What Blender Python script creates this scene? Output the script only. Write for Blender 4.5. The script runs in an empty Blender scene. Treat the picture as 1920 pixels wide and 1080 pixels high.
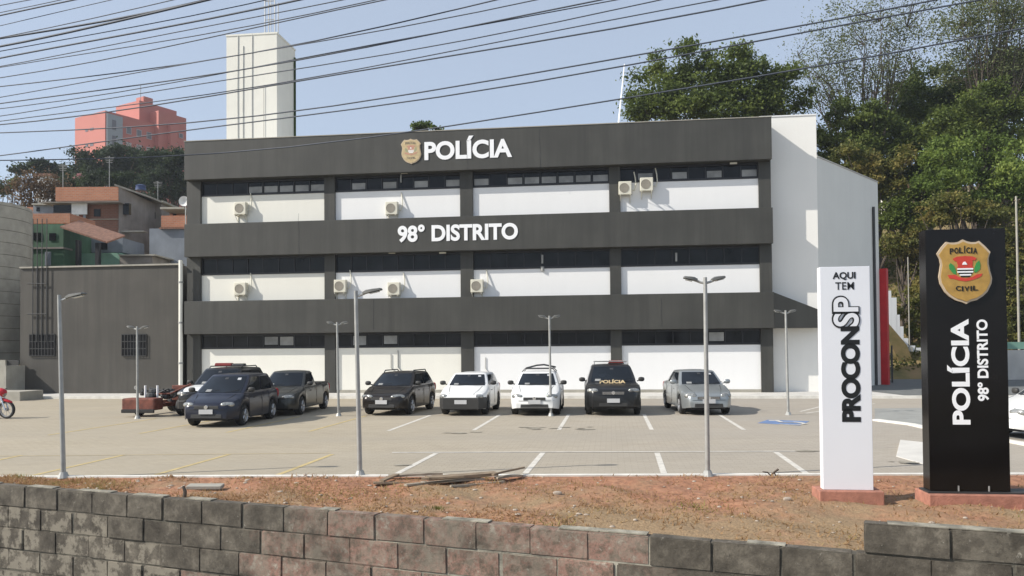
import bpy, bmesh, math, random
import numpy as np
from mathutils import Vector, Matrix, Quaternion
R = math.radians
random.seed(7); rng = np.random.default_rng(7)
SC = bpy.context.scene
COL = SC.collection

# ---------------------------------------------------------------- camera
FPX, CXP, HZ, CAMZ = 1500.0, 960.0, 655.0, 2.15
PITCH, ROLL = R(1.2), -0.008
SHY = ((HZ - 540) / FPX - math.tan(PITCH)) / (1920 / FPX)
cd = bpy.data.cameras.new('camera'); cam = bpy.data.objects.new('camera', cd); COL.objects.link(cam)
cd.sensor_width = 36; cd.lens = 36 * FPX / 1920; cd.shift_y = SHY; cd.clip_end = 3000; cd.clip_start = 0.1
CROT = Matrix.Rotation(math.pi / 2 + PITCH, 3, 'X') @ Matrix.Rotation(ROLL, 3, 'Z')
cam.matrix_world = Matrix.Translation((0, 0, CAMZ)) @ CROT.to_4x4()
SC.camera = cam
CAM = Vector((0, 0, CAMZ))

# ---------------------------------------------------------------- sky, sun, exposure
SUN = Vector((3.95, 1.05, -3.05)).normalized()      # direction the light travels
elev = math.asin(-SUN.z); az = math.atan2(-SUN.x, -SUN.y)
w = bpy.data.worlds.new('World'); SC.world = w; w.use_nodes = True
nt = w.node_tree; bg = nt.nodes['Background']
sky = nt.nodes.new('ShaderNodeTexSky'); sky.sky_type = 'NISHITA'; sky.sun_disc = False
sky.sun_elevation = elev; sky.sun_rotation = az; sky.altitude = 700
sky.air_density = 1.0; sky.dust_density = 2.2; sky.ozone_density = 2.2
hz_ = nt.nodes.new('ShaderNodeMix'); hz_.data_type = 'RGBA'; hz_.inputs[0].default_value = 0.62
hz_.inputs[7].default_value = (3.05, 3.4, 3.9, 1)          # thin bright humid haze over the whole sky
nt.links.new(sky.outputs[0], hz_.inputs[6]); nt.links.new(hz_.outputs[2], bg.inputs[0]); bg.inputs[1].default_value = 0.13
sl = bpy.data.lights.new('sun', 'SUN'); so = bpy.data.objects.new('sun', sl); COL.objects.link(so)
sl.energy = 3.9; sl.angle = R(0.5); sl.color = (1, 0.95, 0.87)
so.rotation_mode = 'QUATERNION'; so.rotation_quaternion = SUN.to_track_quat('-Z', 'Y'); so.location = (-20, -5, 30)
SC.view_settings.view_transform = 'Standard'; SC.view_settings.look = 'None'
SC.view_settings.exposure = 0.58; SC.view_settings.gamma = 1
SC.cycles.max_bounces = 6

# ---------------------------------------------------------------- photo measurements -> places
def ray(px, py):
    return (CROT @ Vector(((px - CXP) / FPX, (540 - py) / FPX + SHY * 1920 / FPX, -1))).normalized()
def W(px, py, Y):
    d = ray(px, py); return CAM + d * (Y / d.y)
def G(px, py, z=0.0):
    d = ray(px, py); return CAM + d * ((z - CAMZ) / d.z)
def onplane(px, py, O, n):
    d = ray(px, py); return CAM + d * ((O - CAM).dot(n) / d.dot(n))

# ---------------------------------------------------------------- materials
def nodes(name):
    m = bpy.data.materials.new(name); m.use_nodes = True
    return m, m.node_tree, m.node_tree.nodes['Principled BSDF']
def ramp(t, fac, stops):
    r = t.nodes.new('ShaderNodeValToRGB'); t.links.new(fac, r.inputs[0])
    e = r.color_ramp.elements
    e[0].position, e[0].color = stops[0][0], (*stops[0][1], 1)
    e[1].position, e[1].color = stops[-1][0], (*stops[-1][1], 1)
    for p, c in stops[1:-1]:
        k = e.new(p); k.color = (*c, 1)
    return r.outputs[0]
def noise(t, scale, detail=4, vec=None, rough=0.55, dist=0):
    n = t.nodes.new('ShaderNodeTexNoise'); n.inputs['Scale'].default_value = scale
    n.inputs['Detail'].default_value = detail; n.inputs['Roughness'].default_value = rough
    n.inputs['Distortion'].default_value = dist
    if vec is not None: t.links.new(vec, n.inputs['Vector'])
    return n.outputs[0]
def mapping(t, kind='Object', scale=(1, 1, 1), rot=(0, 0, 0)):
    if kind == 'World': o = t.nodes.new('ShaderNodeNewGeometry').outputs['Position']
    else: o = t.nodes.new('ShaderNodeTexCoord').outputs[kind]
    mp = t.nodes.new('ShaderNodeMapping'); mp.inputs['Scale'].default_value = scale; mp.inputs['Rotation'].default_value = rot
    t.links.new(o, mp.inputs[0]); return mp.outputs[0]
def mixc(t, fac, a, b, mode='MIX'):
    m = t.nodes.new('ShaderNodeMix'); m.data_type = 'RGBA'; m.blend_type = mode
    if isinstance(fac, (int, float)): m.inputs[0].default_value = fac
    else: t.links.new(fac, m.inputs[0])
    for i, v in ((6, a), (7, b)):
        if isinstance(v, tuple): m.inputs[i].default_value = (*v, 1)
        else: t.links.new(v, m.inputs[i])
    return m.outputs[2]
def bumpn(t, p, h, strength, dist=0.02):
    b = t.nodes.new('ShaderNodeBump'); b.inputs['Strength'].default_value = strength; b.inputs['Distance'].default_value = dist
    t.links.new(h, b.inputs['Height']); t.links.new(b.outputs[0], p.inputs['Normal'])
def sc3(c, k): return tuple(min(1, v * k) for v in c)
def mat(name, c, rough=0.7, metal=0.0, var=0.12, scale=3.0, bump=0.0, bscale=60, coat=0.0, streak=0.0, spec=0.5, stretch=(1, 1, 1)):
    m, t, p = nodes(name)
    v = mapping(t, 'Object', stretch)
    col = ramp(t, noise(t, scale, 5, v), [(0.3, sc3(c, 1 - var)), (0.7, sc3(c, 1 + var))])
    if streak:
        s = noise(t, 1.0, 5, mapping(t, 'Object', (2.2, 2.2, 0.12)), 0.7)
        col = mixc(t, ramp(t, s, [(0.42, (0, 0, 0)), (0.72, (streak,) * 3)]), col, sc3(c, 0.6))
    t.links.new(col, p.inputs['Base Color'])
    p.inputs['Roughness'].default_value = rough; p.inputs['Metallic'].default_value = metal
    p.inputs['Coat Weight'].default_value = coat; p.inputs['Specular IOR Level'].default_value = spec
    if bump: bumpn(t, p, noise(t, bscale, 4, v), bump)
    return m
def leafmat(name, stops, scale=0.5):
    m, t, p = nodes(name)
    n = noise(t, scale, 2, mapping(t, 'Object'))
    at = t.nodes.new('ShaderNodeAttribute'); at.attribute_name = 'tone'
    mx = t.nodes.new('ShaderNodeMath'); mx.operation = 'ADD'
    hf = t.nodes.new('ShaderNodeMath'); hf.operation = 'MULTIPLY'; hf.inputs[1].default_value = 0.45
    t.links.new(at.outputs['Fac'], hf.inputs[0]); t.links.new(hf.outputs[0], mx.inputs[0])
    sub = t.nodes.new('ShaderNodeMath'); sub.operation = 'SUBTRACT'; sub.inputs[1].default_value = 0.22
    t.links.new(n, sub.inputs[0]); t.links.new(sub.outputs[0], mx.inputs[1])
    c = ramp(t, mx.outputs[0], stops)
    t.links.new(c, p.inputs['Base Color']); p.inputs['Roughness'].default_value = 0.6
    p.inputs['Specular IOR Level'].default_value = 0.25
    tr = t.nodes.new('ShaderNodeBsdfTranslucent'); t.links.new(c, tr.inputs[0])
    ms = t.nodes.new('ShaderNodeMixShader'); ms.inputs[0].default_value = 0.42
    out = t.nodes['Material Output']
    t.links.new(p.outputs[0], ms.inputs[1]); t.links.new(tr.outputs[0], ms.inputs[2]); t.links.new(ms.outputs[0], out.inputs[0])
    return m

M = {}
M['band'] = mat('band paint', (0.052, 0.051, 0.044), 0.62, var=0.2, scale=0.55, bump=0.15, bscale=40, streak=0.8)
M['band2'] = mat('neighbour grey paint', (0.066, 0.060, 0.050), 0.7, var=0.16, scale=0.6, bump=0.2, bscale=30, streak=0.7)
M['white'] = mat('white wall paint', (0.82, 0.815, 0.80), 0.6, var=0.015, scale=0.7, bump=0.06, bscale=30, streak=0.05)
M['cream'] = mat('cream wall paint', (0.79, 0.77, 0.69), 0.6, var=0.02, scale=0.7, bump=0.06, bscale=30, streak=0.07)
M['tower'] = mat('tower plaster', (0.74, 0.72, 0.64), 0.7, var=0.04, scale=1.0, bump=0.15, bscale=20, streak=0.16)
M['endwhite_shade'] = mat('end wall paint', (0.84, 0.82, 0.765), 0.65, var=0.02, scale=0.5, streak=0.06)  # copy of the white paint, warmed to offset the bluish shade on this wall
M['greywhite_shade'] = mat('side wall paint', (0.76, 0.745, 0.685), 0.65, var=0.03, scale=0.5, streak=0.08)  # warm tint put in to neutralise this wall's bluish shade
M['frame'] = mat('window frame black', (0.02, 0.02, 0.024), 0.45, var=0.1)
M['glass'] = mat('dark glass', (0.012, 0.013, 0.015), 0.07, var=0.6, scale=1.3, spec=0.22)
M['frost'] = mat('frosted pane', (0.26, 0.26, 0.25), 0.35, var=0.35, scale=1.4)
M['ac'] = mat('ac casing', (0.66, 0.63, 0.52), 0.5, var=0.06)
M['acgrille'] = mat('ac fan grille', (0.26, 0.235, 0.19), 0.6)
M['acdark'] = mat('ac grille', (0.14, 0.12, 0.10), 0.6)
M['letter'] = mat('white lettering', (0.88, 0.88, 0.88), 0.4, var=0.01)
M['black'] = mat('black gloss panel', (0.007, 0.006, 0.006), 0.16, var=0.3, scale=1.5, spec=0.28)
M['blackink'] = mat('black vinyl', (0.008, 0.008, 0.008), 0.4)
M['whitepanel'] = mat('white sign panel', (0.74, 0.75, 0.78), 0.35, var=0.02, scale=1)
M['gold'] = mat('gold badge', (0.42, 0.25, 0.06), 0.42, var=0.18, scale=9)
M['palegold'] = mat('pale gold badge', (0.52, 0.40, 0.22), 0.5, var=0.18, scale=6)
M['rim'] = mat('badge rim', (0.52, 0.42, 0.30), 0.4)
M['red'] = mat('red paint', (0.50, 0.015, 0.02), 0.45, var=0.1)
M['badgered'] = mat('badge red', (0.55, 0.05, 0.03), 0.5)
M['fadedred'] = mat('faded red', (0.5, 0.26, 0.18), 0.5)
M['fadedgreen'] = mat('faded green', (0.34, 0.34, 0.2), 0.5)
M['green'] = mat('badge green', (0.04, 0.26, 0.06), 0.5)
M['steel'] = mat('galvanised steel', (0.36, 0.36, 0.34), 0.5, 0.35, var=0.15, scale=6)
M['darkmetal'] = mat('dark metal', (0.05, 0.05, 0.05), 0.5, 0.3)
M['lamp'] = mat('lamp head grey', (0.13, 0.13, 0.12), 0.5, 0.2)
M['lens'] = mat('lamp lens', (0.5, 0.5, 0.45), 0.2)
M['concrete'] = mat('concrete', (0.34, 0.32, 0.27), 0.85, var=0.15, scale=2, bump=0.3, bscale=30)
M['paleconc'] = mat('pale concrete', (0.52, 0.50, 0.46), 0.85, var=0.10, scale=1.5, bump=0.2, bscale=30)
M['kerb'] = mat('whitewashed kerb', (0.66, 0.64, 0.58), 0.8, var=0.14, scale=3, bump=0.2)
M['asphalt'] = mat('asphalt', (0.13, 0.135, 0.13), 0.9, var=0.15, scale=2.0, bump=0.3, bscale=120)
M['asphalt2'] = mat('worn pale asphalt', (0.27, 0.27, 0.25), 0.9, var=0.12, scale=1.5, bump=0.3, bscale=120)
M['plinth'] = mat('red mortar plinth', (0.36, 0.16, 0.11), 0.9, var=0.25, scale=8, bump=0.5, bscale=60)
M['linewhite'] = mat('worn white line', (0.56, 0.53, 0.47), 0.8, var=0.18, scale=5)
M['lineyellow'] = mat('worn yellow line', (0.46, 0.36, 0.17), 0.8, var=0.18, scale=5)
M['stain_shadow'] = mat('damp paving stain', (0.29, 0.26, 0.205), 0.7, var=0.3, scale=4)
M['blue'] = mat('worn blue paint', (0.13, 0.20, 0.36), 0.8, var=0.25, scale=4)
M['bark'] = mat('bark', (0.09, 0.07, 0.055), 0.9, var=0.3, scale=6, bump=0.5, bscale=20)
M['cable'] = mat('cable sheath', (0.05, 0.058, 0.075), 0.6)
M['wood'] = mat('weathered wood', (0.24, 0.18, 0.12), 0.85, var=0.35, scale=4, bump=0.4, bscale=40, stretch=(1, 8, 8))
M['wood2'] = mat('grey weathered wood', (0.30, 0.26, 0.20), 0.85, var=0.35, scale=4, bump=0.4, bscale=40, stretch=(1, 8, 8))
M['rubber'] = mat('tyre rubber', (0.016, 0.016, 0.016), 0.75)
M['alloy'] = mat('wheel alloy', (0.42, 0.42, 0.42), 0.35, 0.7)
M['rimdark'] = mat('dark wheel', (0.06, 0.06, 0.06), 0.45, 0.4)
M['plastic'] = mat('dark bumper plastic', (0.03, 0.029, 0.027), 0.6)
M['carglass'] = mat('car glass', (0.008, 0.011, 0.015), 0.06, var=0.4, scale=1.5, spec=0.38)
M['headlight'] = mat('headlight glass', (0.32, 0.32, 0.30), 0.10, 0.5, var=0.5, scale=14, spec=0.9)
M['taillight'] = mat('tail light', (0.30, 0.01, 0.01), 0.2)
M['chrome'] = mat('chrome', (0.7, 0.7, 0.7), 0.18, 1.0)
M['plate'] = mat('licence plate', (0.50, 0.50, 0.50), 0.5, var=0.05)
M['rust'] = mat('rusty red paint', (0.16, 0.05, 0.032), 0.75, var=0.4, scale=6, bump=0.3)
def paint(name, c, metal=0.0, rough=0.28, var=0.03): return mat(name, c, rough, metal, var=var, scale=2, coat=0.25, spec=0.35)
P = dict(navy=paint('navy car paint', (0.010, 0.012, 0.024)), black=paint('black car paint', (0.012, 0.012, 0.012)),
         brown=paint('dark brown car paint', (0.022, 0.018, 0.015), 0.3), white=paint('white car paint', (0.74, 0.74, 0.72)),
         silver=paint('silver car paint', (0.34, 0.36, 0.36), 0.6, 0.3), grey=paint('grey car paint', (0.055, 0.055, 0.05), 0.4), redp=paint('red bike paint', (0.42, 0.01, 0.02)))
def brickmat(name, c1, c2, mortar, bw=0.3, bh=0.12):
    m, t, p = nodes(name)
    b = t.nodes.new('ShaderNodeTexBrick'); t.links.new(mapping(t, 'Object', (1, 1, 1), (math.pi / 2, 0, 0)), b.inputs[0])
    b.inputs['Scale'].default_value = 1; b.inputs['Brick Width'].default_value = bw; b.inputs['Row Height'].default_value = bh
    b.inputs['Mortar Size'].default_value = 0.012
    for i, c in zip((1, 2, 3), (c1, c2, mortar)): b.inputs[i].default_value = (*c, 1)
    n = noise(t, 0.8, 5, mapping(t, 'Object'))
    t.links.new(mixc(t, ramp(t, n, [(0.4, (0, 0, 0)), (0.75, (0.5, 0.5, 0.5))]), b.outputs[0], sc3(c1, 0.55)), p.inputs['Base Color'])
    p.inputs['Roughness'].default_value = 0.9
    return m
M['orangebrick'] = brickmat('orange hollow brick', (0.46, 0.19, 0.10), (0.38, 0.15, 0.08), (0.34, 0.26, 0.2))
M['redbrick'] = brickmat('dark red brick', (0.23, 0.10, 0.065), (0.18, 0.08, 0.055), (0.2, 0.15, 0.12))
M['render'] = mat('grey cement render', (0.25, 0.225, 0.20), 0.9, var=0.25, scale=0.9, bump=0.3, bscale=15, streak=0.4)
M['greenwall'] = mat('green painted wall', (0.06, 0.13, 0.075), 0.8, var=0.25, scale=0.8, streak=0.6)
M['mint'] = mat('mint painted wall', (0.20, 0.36, 0.28), 0.8, var=0.15, scale=0.8, streak=0.3)
M['bluegrey'] = mat('blue grey wall', (0.20, 0.22, 0.25), 0.85, var=0.2, scale=0.8, streak=0.3)
M['tile'] = mat('clay tile roof', (0.23, 0.12, 0.08), 0.85, var=0.3, scale=4, bump=0.6, bscale=14, stretch=(3, 0.6, 1))
M['pink'] = mat('pink building paint', (0.46, 0.165, 0.135), 0.8, var=0.06, scale=0.15)
M['pinkgrey'] = mat('grey stair panel', (0.30, 0.32, 0.34), 0.8, var=0.05)
M['bldwin'] = mat('far window', (0.14, 0.13, 0.14), 0.3)
M['bldpale'] = mat('far pale panel', (0.42, 0.36, 0.36), 0.6)
M['cloth'] = mat('white cloth', (0.7, 0.7, 0.68), 0.9)
M['redlamp'] = mat('dull red lamp', (0.22, 0.02, 0.015), 0.35)
M['bluetank'] = mat('blue water tank', (0.035, 0.06, 0.15), 0.5)
M['leafdark'] = leafmat('dark foliage', [(0.1, (0.018, 0.036, 0.008)), (0.5, (0.085, 0.125, 0.027)), (0.9, (0.19, 0.24, 0.055))])
M['leafmid'] = leafmat('mid foliage', [(0.1, (0.022, 0.036, 0.009)), (0.5, (0.10, 0.135, 0.028)), (0.9, (0.24, 0.28, 0.065))])
M['leafbright'] = leafmat('bright foliage', [(0.1, (0.028, 0.045, 0.01)), (0.5, (0.14, 0.20, 0.04)), (0.9, (0.32, 0.38, 0.09))])
M['leafolive'] = leafmat('olive foliage', [(0.1, (0.035, 0.045, 0.012)), (0.5, (0.13, 0.14, 0.034)), (0.9, (0.34, 0.26, 0.08))])
M['leafpine'] = leafmat('blue dark foliage', [(0.1, (0.012, 0.024, 0.012)), (0.5, (0.032, 0.05, 0.022)), (0.9, (0.07, 0.095, 0.038))])
M['leafrust'] = leafmat('reddish dry foliage', [(0.1, (0.07, 0.045, 0.03)), (0.5, (0.13, 0.085, 0.05)), (0.9, (0.20, 0.14, 0.08))])
M['leafsparse'] = leafmat('thin grey green foliage', [(0.1, (0.06, 0.075, 0.03)), (0.5, (0.13, 0.15, 0.06)), (0.9, (0.22, 0.25, 0.10))])
M['blossom'] = leafmat('pink blossom', [(0.1, (0.35, 0.12, 0.13)), (0.9, (0.62, 0.36, 0.36))])

# lot paving
def lotmat():
    m, t, p = nodes('lot block paving')
    pos = mapping(t, 'World', (1, 1, 1), (0, 0, R(7)))
    b = t.nodes.new('ShaderNodeTexBrick'); t.links.new(pos, b.inputs[0])
    b.inputs['Scale'].default_value = 1; b.inputs['Brick Width'].default_value = 0.24; b.inputs['Row Height'].default_value = 0.12
    b.inputs['Mortar Size'].default_value = 0.006
    b.inputs[1].default_value = (0.38, 0.325, 0.235, 1); b.inputs[2].default_value = (0.33, 0.28, 0.20, 1); b.inputs[3].default_value = (0.23, 0.195, 0.14, 1)
    n1 = noise(t, 0.35, 6, mapping(t, 'World', (0.5, 1.6, 1)), 0.65)
    c = mixc(t, ramp(t, n1, [(0.35, (0, 0, 0)), (0.7, (0.55,) * 3)]), b.outputs[0], (0.41, 0.355, 0.265))
    n2 = noise(t, 1.1, 6, mapping(t, 'World', (0.25, 2.2, 1)), 0.7)
    c = mixc(t, ramp(t, n2, [(0.56, (0, 0, 0)), (0.75, (0.45,) * 3)]), c, (0.24, 0.20, 0.145))
    n3 = noise(t, 2.6, 6, mapping(t, 'World', (0.5, 1.2, 1)), 0.6)
    c = mixc(t, ramp(t, n3, [(0.66, (0, 0, 0)), (0.74, (0.5,) * 3)]), c, (0.13, 0.115, 0.09))
    n4 = noise(t, 0.16, 4, mapping(t, 'World', (0.35, 1.5, 1)), 0.6)
    c = mixc(t, ramp(t, n4, [(0.40, (0, 0, 0)), (0.62, (0.5,) * 3)]), c, (0.30, 0.265, 0.205))
    sx = t.nodes.new('ShaderNodeSeparateXYZ'); t.links.new(t.nodes.new('ShaderNodeNewGeometry').outputs['Position'], sx.inputs[0])
    mr = t.nodes.new('ShaderNodeMapRange'); mr.inputs[1].default_value = -6; mr.inputs[2].default_value = 7
    t.links.new(sx.outputs[0], mr.inputs[0])
    c2 = mixc(t, 1.0, c, (0.97, 1.0, 1.12), 'MULTIPLY')
    t.links.new(mixc(t, mr.outputs[0], c, c2), p.inputs['Base Color'])
    p.inputs['Roughness'].default_value = 0.85
    bumpn(t, p, b.outputs[1], -0.25, 0.01)
    return m
M['lot'] = lotmat()
def soilmat():
    m, t, p = nodes('red soil')
    v = mapping(t, 'World')
    n1 = noise(t, 0.55, 6, v, 0.65); n2 = noise(t, 7, 6, v, 0.7); n3 = noise(t, 40, 4, v, 0.7)
    c = ramp(t, n2, [(0.28, (0.14, 0.075, 0.042)), (0.5, (0.33, 0.155, 0.085)), (0.75, (0.44, 0.24, 0.14))])
    dry = ramp(t, n3, [(0.3, (0.14, 0.10, 0.05)), (0.7, (0.38, 0.275, 0.155))])
    sx = t.nodes.new('ShaderNodeSeparateXYZ'); t.links.new(t.nodes.new('ShaderNodeNewGeometry').outputs['Position'], sx.inputs[0])
    mr = t.nodes.new('ShaderNodeMapRange'); mr.inputs[1].default_value = 13.4; mr.inputs[2].default_value = 9.5
    mr.inputs[3].default_value = -0.12; mr.inputs[4].default_value = 0.12
    t.links.new(sx.outputs[1], mr.inputs[0])
    ad = t.nodes.new('ShaderNodeMath'); ad.operation = 'ADD'; t.links.new(n1, ad.inputs[0]); t.links.new(mr.outputs[0], ad.inputs[1])
    c = mixc(t, ramp(t, ad.outputs[0], [(0.40, (0, 0, 0)), (0.60, (0.85,) * 3)]), c, dry)
    t.links.new(c, p.inputs['Base Color']); p.inputs['Roughness'].default_value = 0.95
    bumpn(t, p, n2, 1.0, 0.05)
    return m
M['soil'] = soilmat()
def hillmat():
    m, t, p = nodes('hillside earth and scrub')
    v = mapping(t, 'World')
    c = ramp(t, noise(t, 0.35, 8, v, 0.7), [(0.3, (0.06, 0.075, 0.02)), (0.5, (0.20, 0.15, 0.06)), (0.72, (0.30, 0.19, 0.10))])
    t.links.new(c, p.inputs['Base Color']); p.inputs['Roughness'].default_value = 0.95
    return m
M['hill'] = hillmat()
def blockmat():
    m, t, p = nodes('weathered retaining block')
    at = t.nodes.new('ShaderNodeAttribute'); at.attribute_name = 'tint'
    v = mapping(t, 'World')
    n1 = noise(t, 3.0, 10, v, 0.72); n2 = noise(t, 8, 10, v, 0.8, 0.15); n3 = noise(t, 26, 6, v, 0.75); n4 = noise(t, 1.3, 8, v, 0.7); n5 = noise(t, 1.1, 8, v, 0.7); n6 = noise(t, 7, 9, v, 0.72); n7 = noise(t, 4.2, 8, v, 0.68)
    grey = ramp(t, n1, [(0.33, (0.040, 0.033, 0.024)), (0.47, (0.078, 0.066, 0.050)), (0.55, (0.11, 0.094, 0.072)), (0.68, (0.19, 0.165, 0.128))])
    pink = ramp(t, n6, [(0.36, (0.11, 0.08, 0.058)), (0.45, (0.19, 0.13, 0.095)), (0.51, (0.30, 0.165, 0.125)), (0.57, (0.27, 0.19, 0.145)), (0.66, (0.42, 0.36, 0.29))])
    pm_ = t.nodes.new('ShaderNodeMath'); pm_.operation = 'MULTIPLY_ADD'; t.links.new(at.outputs['Fac'], pm_.inputs[0]); pm_.inputs[1].default_value = 0.40
    t.links.new(n5, pm_.inputs[2])
    c = mixc(t, ramp(t, pm_.outputs[0], [(0.66, (0, 0, 0)), (0.94, (1, 1, 1))]), grey, pink)
    lim = ramp(t, n2, [(0.60, (0, 0, 0)), (0.66, (0.75,) * 3)])
    c = mixc(t, lim, c, (0.38, 0.35, 0.29))
    c = mixc(t, ramp(t, n3, [(0.36, (0.45,) * 3), (0.46, (0, 0, 0))]), c, (0.05, 0.043, 0.032))
    at2 = t.nodes.new('ShaderNodeAttribute'); at2.attribute_name = 'lime'
    mm = t.nodes.new('ShaderNodeMath'); mm.operation = 'MULTIPLY'
    lm = ramp(t, n7, [(0.47, (0, 0, 0)), (0.55, (0.85,) * 3)]); t.links.new(lm, mm.inputs[0]); t.links.new(at2.outputs['Fac'], mm.inputs[1])
    c = mixc(t, mm.outputs[0], c, (0.30, 0.265, 0.205))
    t.links.new(c, p.inputs['Base Color']); p.inputs['Roughness'].default_value = 0.95
    bumpn(t, p, n2, 0.7, 0.03)
    return m
M['block'] = blockmat()
M['mortar'] = mat('old mortar', (0.10, 0.09, 0.07), 0.95, var=0.4, scale=8, bump=0.5, bscale=40)
M['mortar2'] = mat('pale mortar cap', (0.26, 0.24, 0.19), 0.95, var=0.5, scale=5, bump=0.5, bscale=40)
M['tuft'] = leafmat('dry grass', [(0.1, (0.27, 0.15, 0.07)), (0.6, (0.42, 0.27, 0.14)), (0.95, (0.24, 0.23, 0.07))], 0.8)
M['stone'] = mat('pale stone', (0.36, 0.30, 0.24), 0.9, var=0.2, scale=20)

# ---------------------------------------------------------------- mesh helpers
class MB:
    def __init__(s): s.v = []; s.f = []
    def add(s, vs, fs):
        o = len(s.v); s.v += [tuple(v) for v in vs]; s.f += [tuple(i + o for i in f) for f in fs]; return s
    def box(s, x0, x1, y0, y1, z0, z1, T=None, taper=0.0):
        t = taper
        vs = [Vector(v) for v in ((x0, y0, z0), (x1, y0, z0), (x1, y1, z0), (x0, y1, z0), (x0 + t, y0 + t, z1), (x1 - t, y0 + t, z1), (x1 - t, y1 - t, z1), (x0 + t, y1 - t, z1))]
        if T is not None: vs = [T @ v for v in vs]
        return s.add(vs, [(0, 3, 2, 1), (4, 5, 6, 7), (0, 1, 5, 4), (1, 2, 6, 5), (2, 3, 7, 6), (3, 0, 4, 7)])
    def prism(s, pts, z0, z1):
        n = len(pts)
        a = sum(pts[i][0] * pts[(i + 1) % n][1] - pts[(i + 1) % n][0] * pts[i][1] for i in range(n))
        if a < 0: pts = pts[::-1]
        zz = (lambda i: z0[i]) if isinstance(z0, (list, tuple)) else (lambda i: z0)
        zt = (lambda i: z1[i]) if isinstance(z1, (list, tuple)) else (lambda i: z1)
        vs = [(p[0], p[1], zz(i)) for i, p in enumerate(pts)] + [(p[0], p[1], zt(i)) for i, p in enumerate(pts)]
        return s.add(vs, [tuple(range(n))[::-1], tuple(range(n, 2 * n))] + [(i, (i + 1) % n, n + (i + 1) % n, n + i) for i in range(n)])
    def slab(s, pts, y0, y1):
        """polygon in the local XZ plane given thickness along y (y0 front, y1 back)"""
        n = len(pts)
        a = sum(pts[i][0] * pts[(i + 1) % n][1] - pts[(i + 1) % n][0] * pts[i][1] for i in range(n))
        if a < 0: pts = pts[::-1]
        vs = [(p[0], y0, p[1]) for p in pts] + [(p[0], y1, p[1]) for p in pts]
        return s.add(vs, [tuple(range(n)), tuple(range(n, 2 * n))[::-1]] + [((i + 1) % n, i, n + i, n + (i + 1) % n) for i in range(n)])
    def tube(s, pts, r, n=8, caps=True):
        pts = [Vector(p) for p in pts]; rs = r if isinstance(r, (list, tuple)) else [r] * len(pts)
        rings = []; prev = None
        for i, p in enumerate(pts):
            d = (pts[min(i + 1, len(pts) - 1)] - pts[max(i - 1, 0)]).normalized()
            if prev is None: prev = d.orthogonal().normalized()
            a = (prev - d * prev.dot(d))
            a = a.normalized() if a.length > 1e-6 else d.orthogonal().normalized()
            prev = a; b = d.cross(a)
            rings.append([p + (a * math.cos(2 * math.pi * k / n) + b * math.sin(2 * math.pi * k / n)) * rs[i] for k in range(n)])
        vs = [v for rg in rings for v in rg]; fs = []
        for i in range(len(pts) - 1):
            for k in range(n): fs.append((i * n + k, i * n + (k + 1) % n, (i + 1) * n + (k + 1) % n, (i + 1) * n + k))
        if caps: fs += [tuple(range(n))[::-1], tuple(range((len(pts) - 1) * n, len(pts) * n))]
        return s.add(vs, fs)
    def ell(s, c, r, nu=12, nv=8, power=1.0, T=None):
        vs = []; fs = []
        sg = lambda v: math.copysign(abs(v) ** power, v)
        for i in range(nv + 1):
            th = math.pi * i / nv
            for k in range(nu):
                ph = 2 * math.pi * k / nu
                q = Vector((r[0] * sg(math.sin(th)) * sg(math.cos(ph)), r[1] * sg(math.sin(th)) * sg(math.sin(ph)), r[2] * sg(math.cos(th))))
                if T is not None: q = T @ q
                vs.append(Vector(c) + q)
        for i in range(nv):
            for k in range(nu): fs.append((i * nu + k, (i + 1) * nu + k, (i + 1) * nu + (k + 1) % nu, i * nu + (k + 1) % nu))
        return s.add(vs, fs)
    def lathe(s, c, prof, axis='x', n=24):
        """prof: list of (along axis, radius)"""
        vs = []; fs = []
        for a, r in prof:
            for k in range(n):
                u, v = r * math.cos(2 * math.pi * k / n), r * math.sin(2 * math.pi * k / n)
                q = {'x': (a, u, v), 'y': (u, a, v), 'z': (u, v, a)}[axis]
                vs.append(Vector(c) + Vector(q))
        for i in range(len(prof) - 1):
            for k in range(n): fs.append((i * n + k, i * n + (k + 1) % n, (i + 1) * n + (k + 1) % n, (i + 1) * n + k))
        return s.add(vs, fs)
    def build(s, name, m, parent=None, smooth=0, bevel=0):
        me = bpy.data.meshes.new(name); me.from_pydata(s.v, [], s.f)
        bm = bmesh.new(); bm.from_mesh(me); bmesh.ops.remove_doubles(bm, verts=bm.verts, dist=1e-5)
        bmesh.ops.recalc_face_normals(bm, faces=bm.faces)
        if bevel: bmesh.ops.bevel(bm, geom=[e for e in bm.edges if len(e.link_faces) == 2 and e.calc_face_angle() > 0.5], offset=bevel, segments=2, affect='EDGES', profile=0.6)
        bm.to_mesh(me); bm.free()
        if smooth:
            me.shade_smooth(); me.set_sharp_from_angle(angle=R(smooth))
        me.materials.append(M[m] if isinstance(m, str) else m)
        o = bpy.data.objects.new(name, me); COL.objects.link(o)
        if parent is not None: o.parent = parent
        return o
def empty(name, loc=(0, 0, 0), rz=0.0, label=None, cat=None, group=None):
    o = bpy.data.objects.new(name, None); COL.objects.link(o); o.location = loc; o.rotation_euler = (0, 0, rz)
    o.empty_display_size = 0.3
    if label: tag(o, label, cat, group)
    return o
def tag(o, label=None, cat=None, group=None, kind=None):
    if label: o['label'] = label
    if cat: o['category'] = cat
    if group: o['group'] = group
    if kind: o['kind'] = kind
    return o
def struct(o): o['kind'] = 'structure'; return o
def kids(o): return [c for c in bpy.data.objects if c.parent == o]
def copy_tree(o, parent=None):
    c = o.copy(); COL.objects.link(c); c.parent = parent
    for ch in kids(o): copy_tree(ch, c)
    return c
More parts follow.
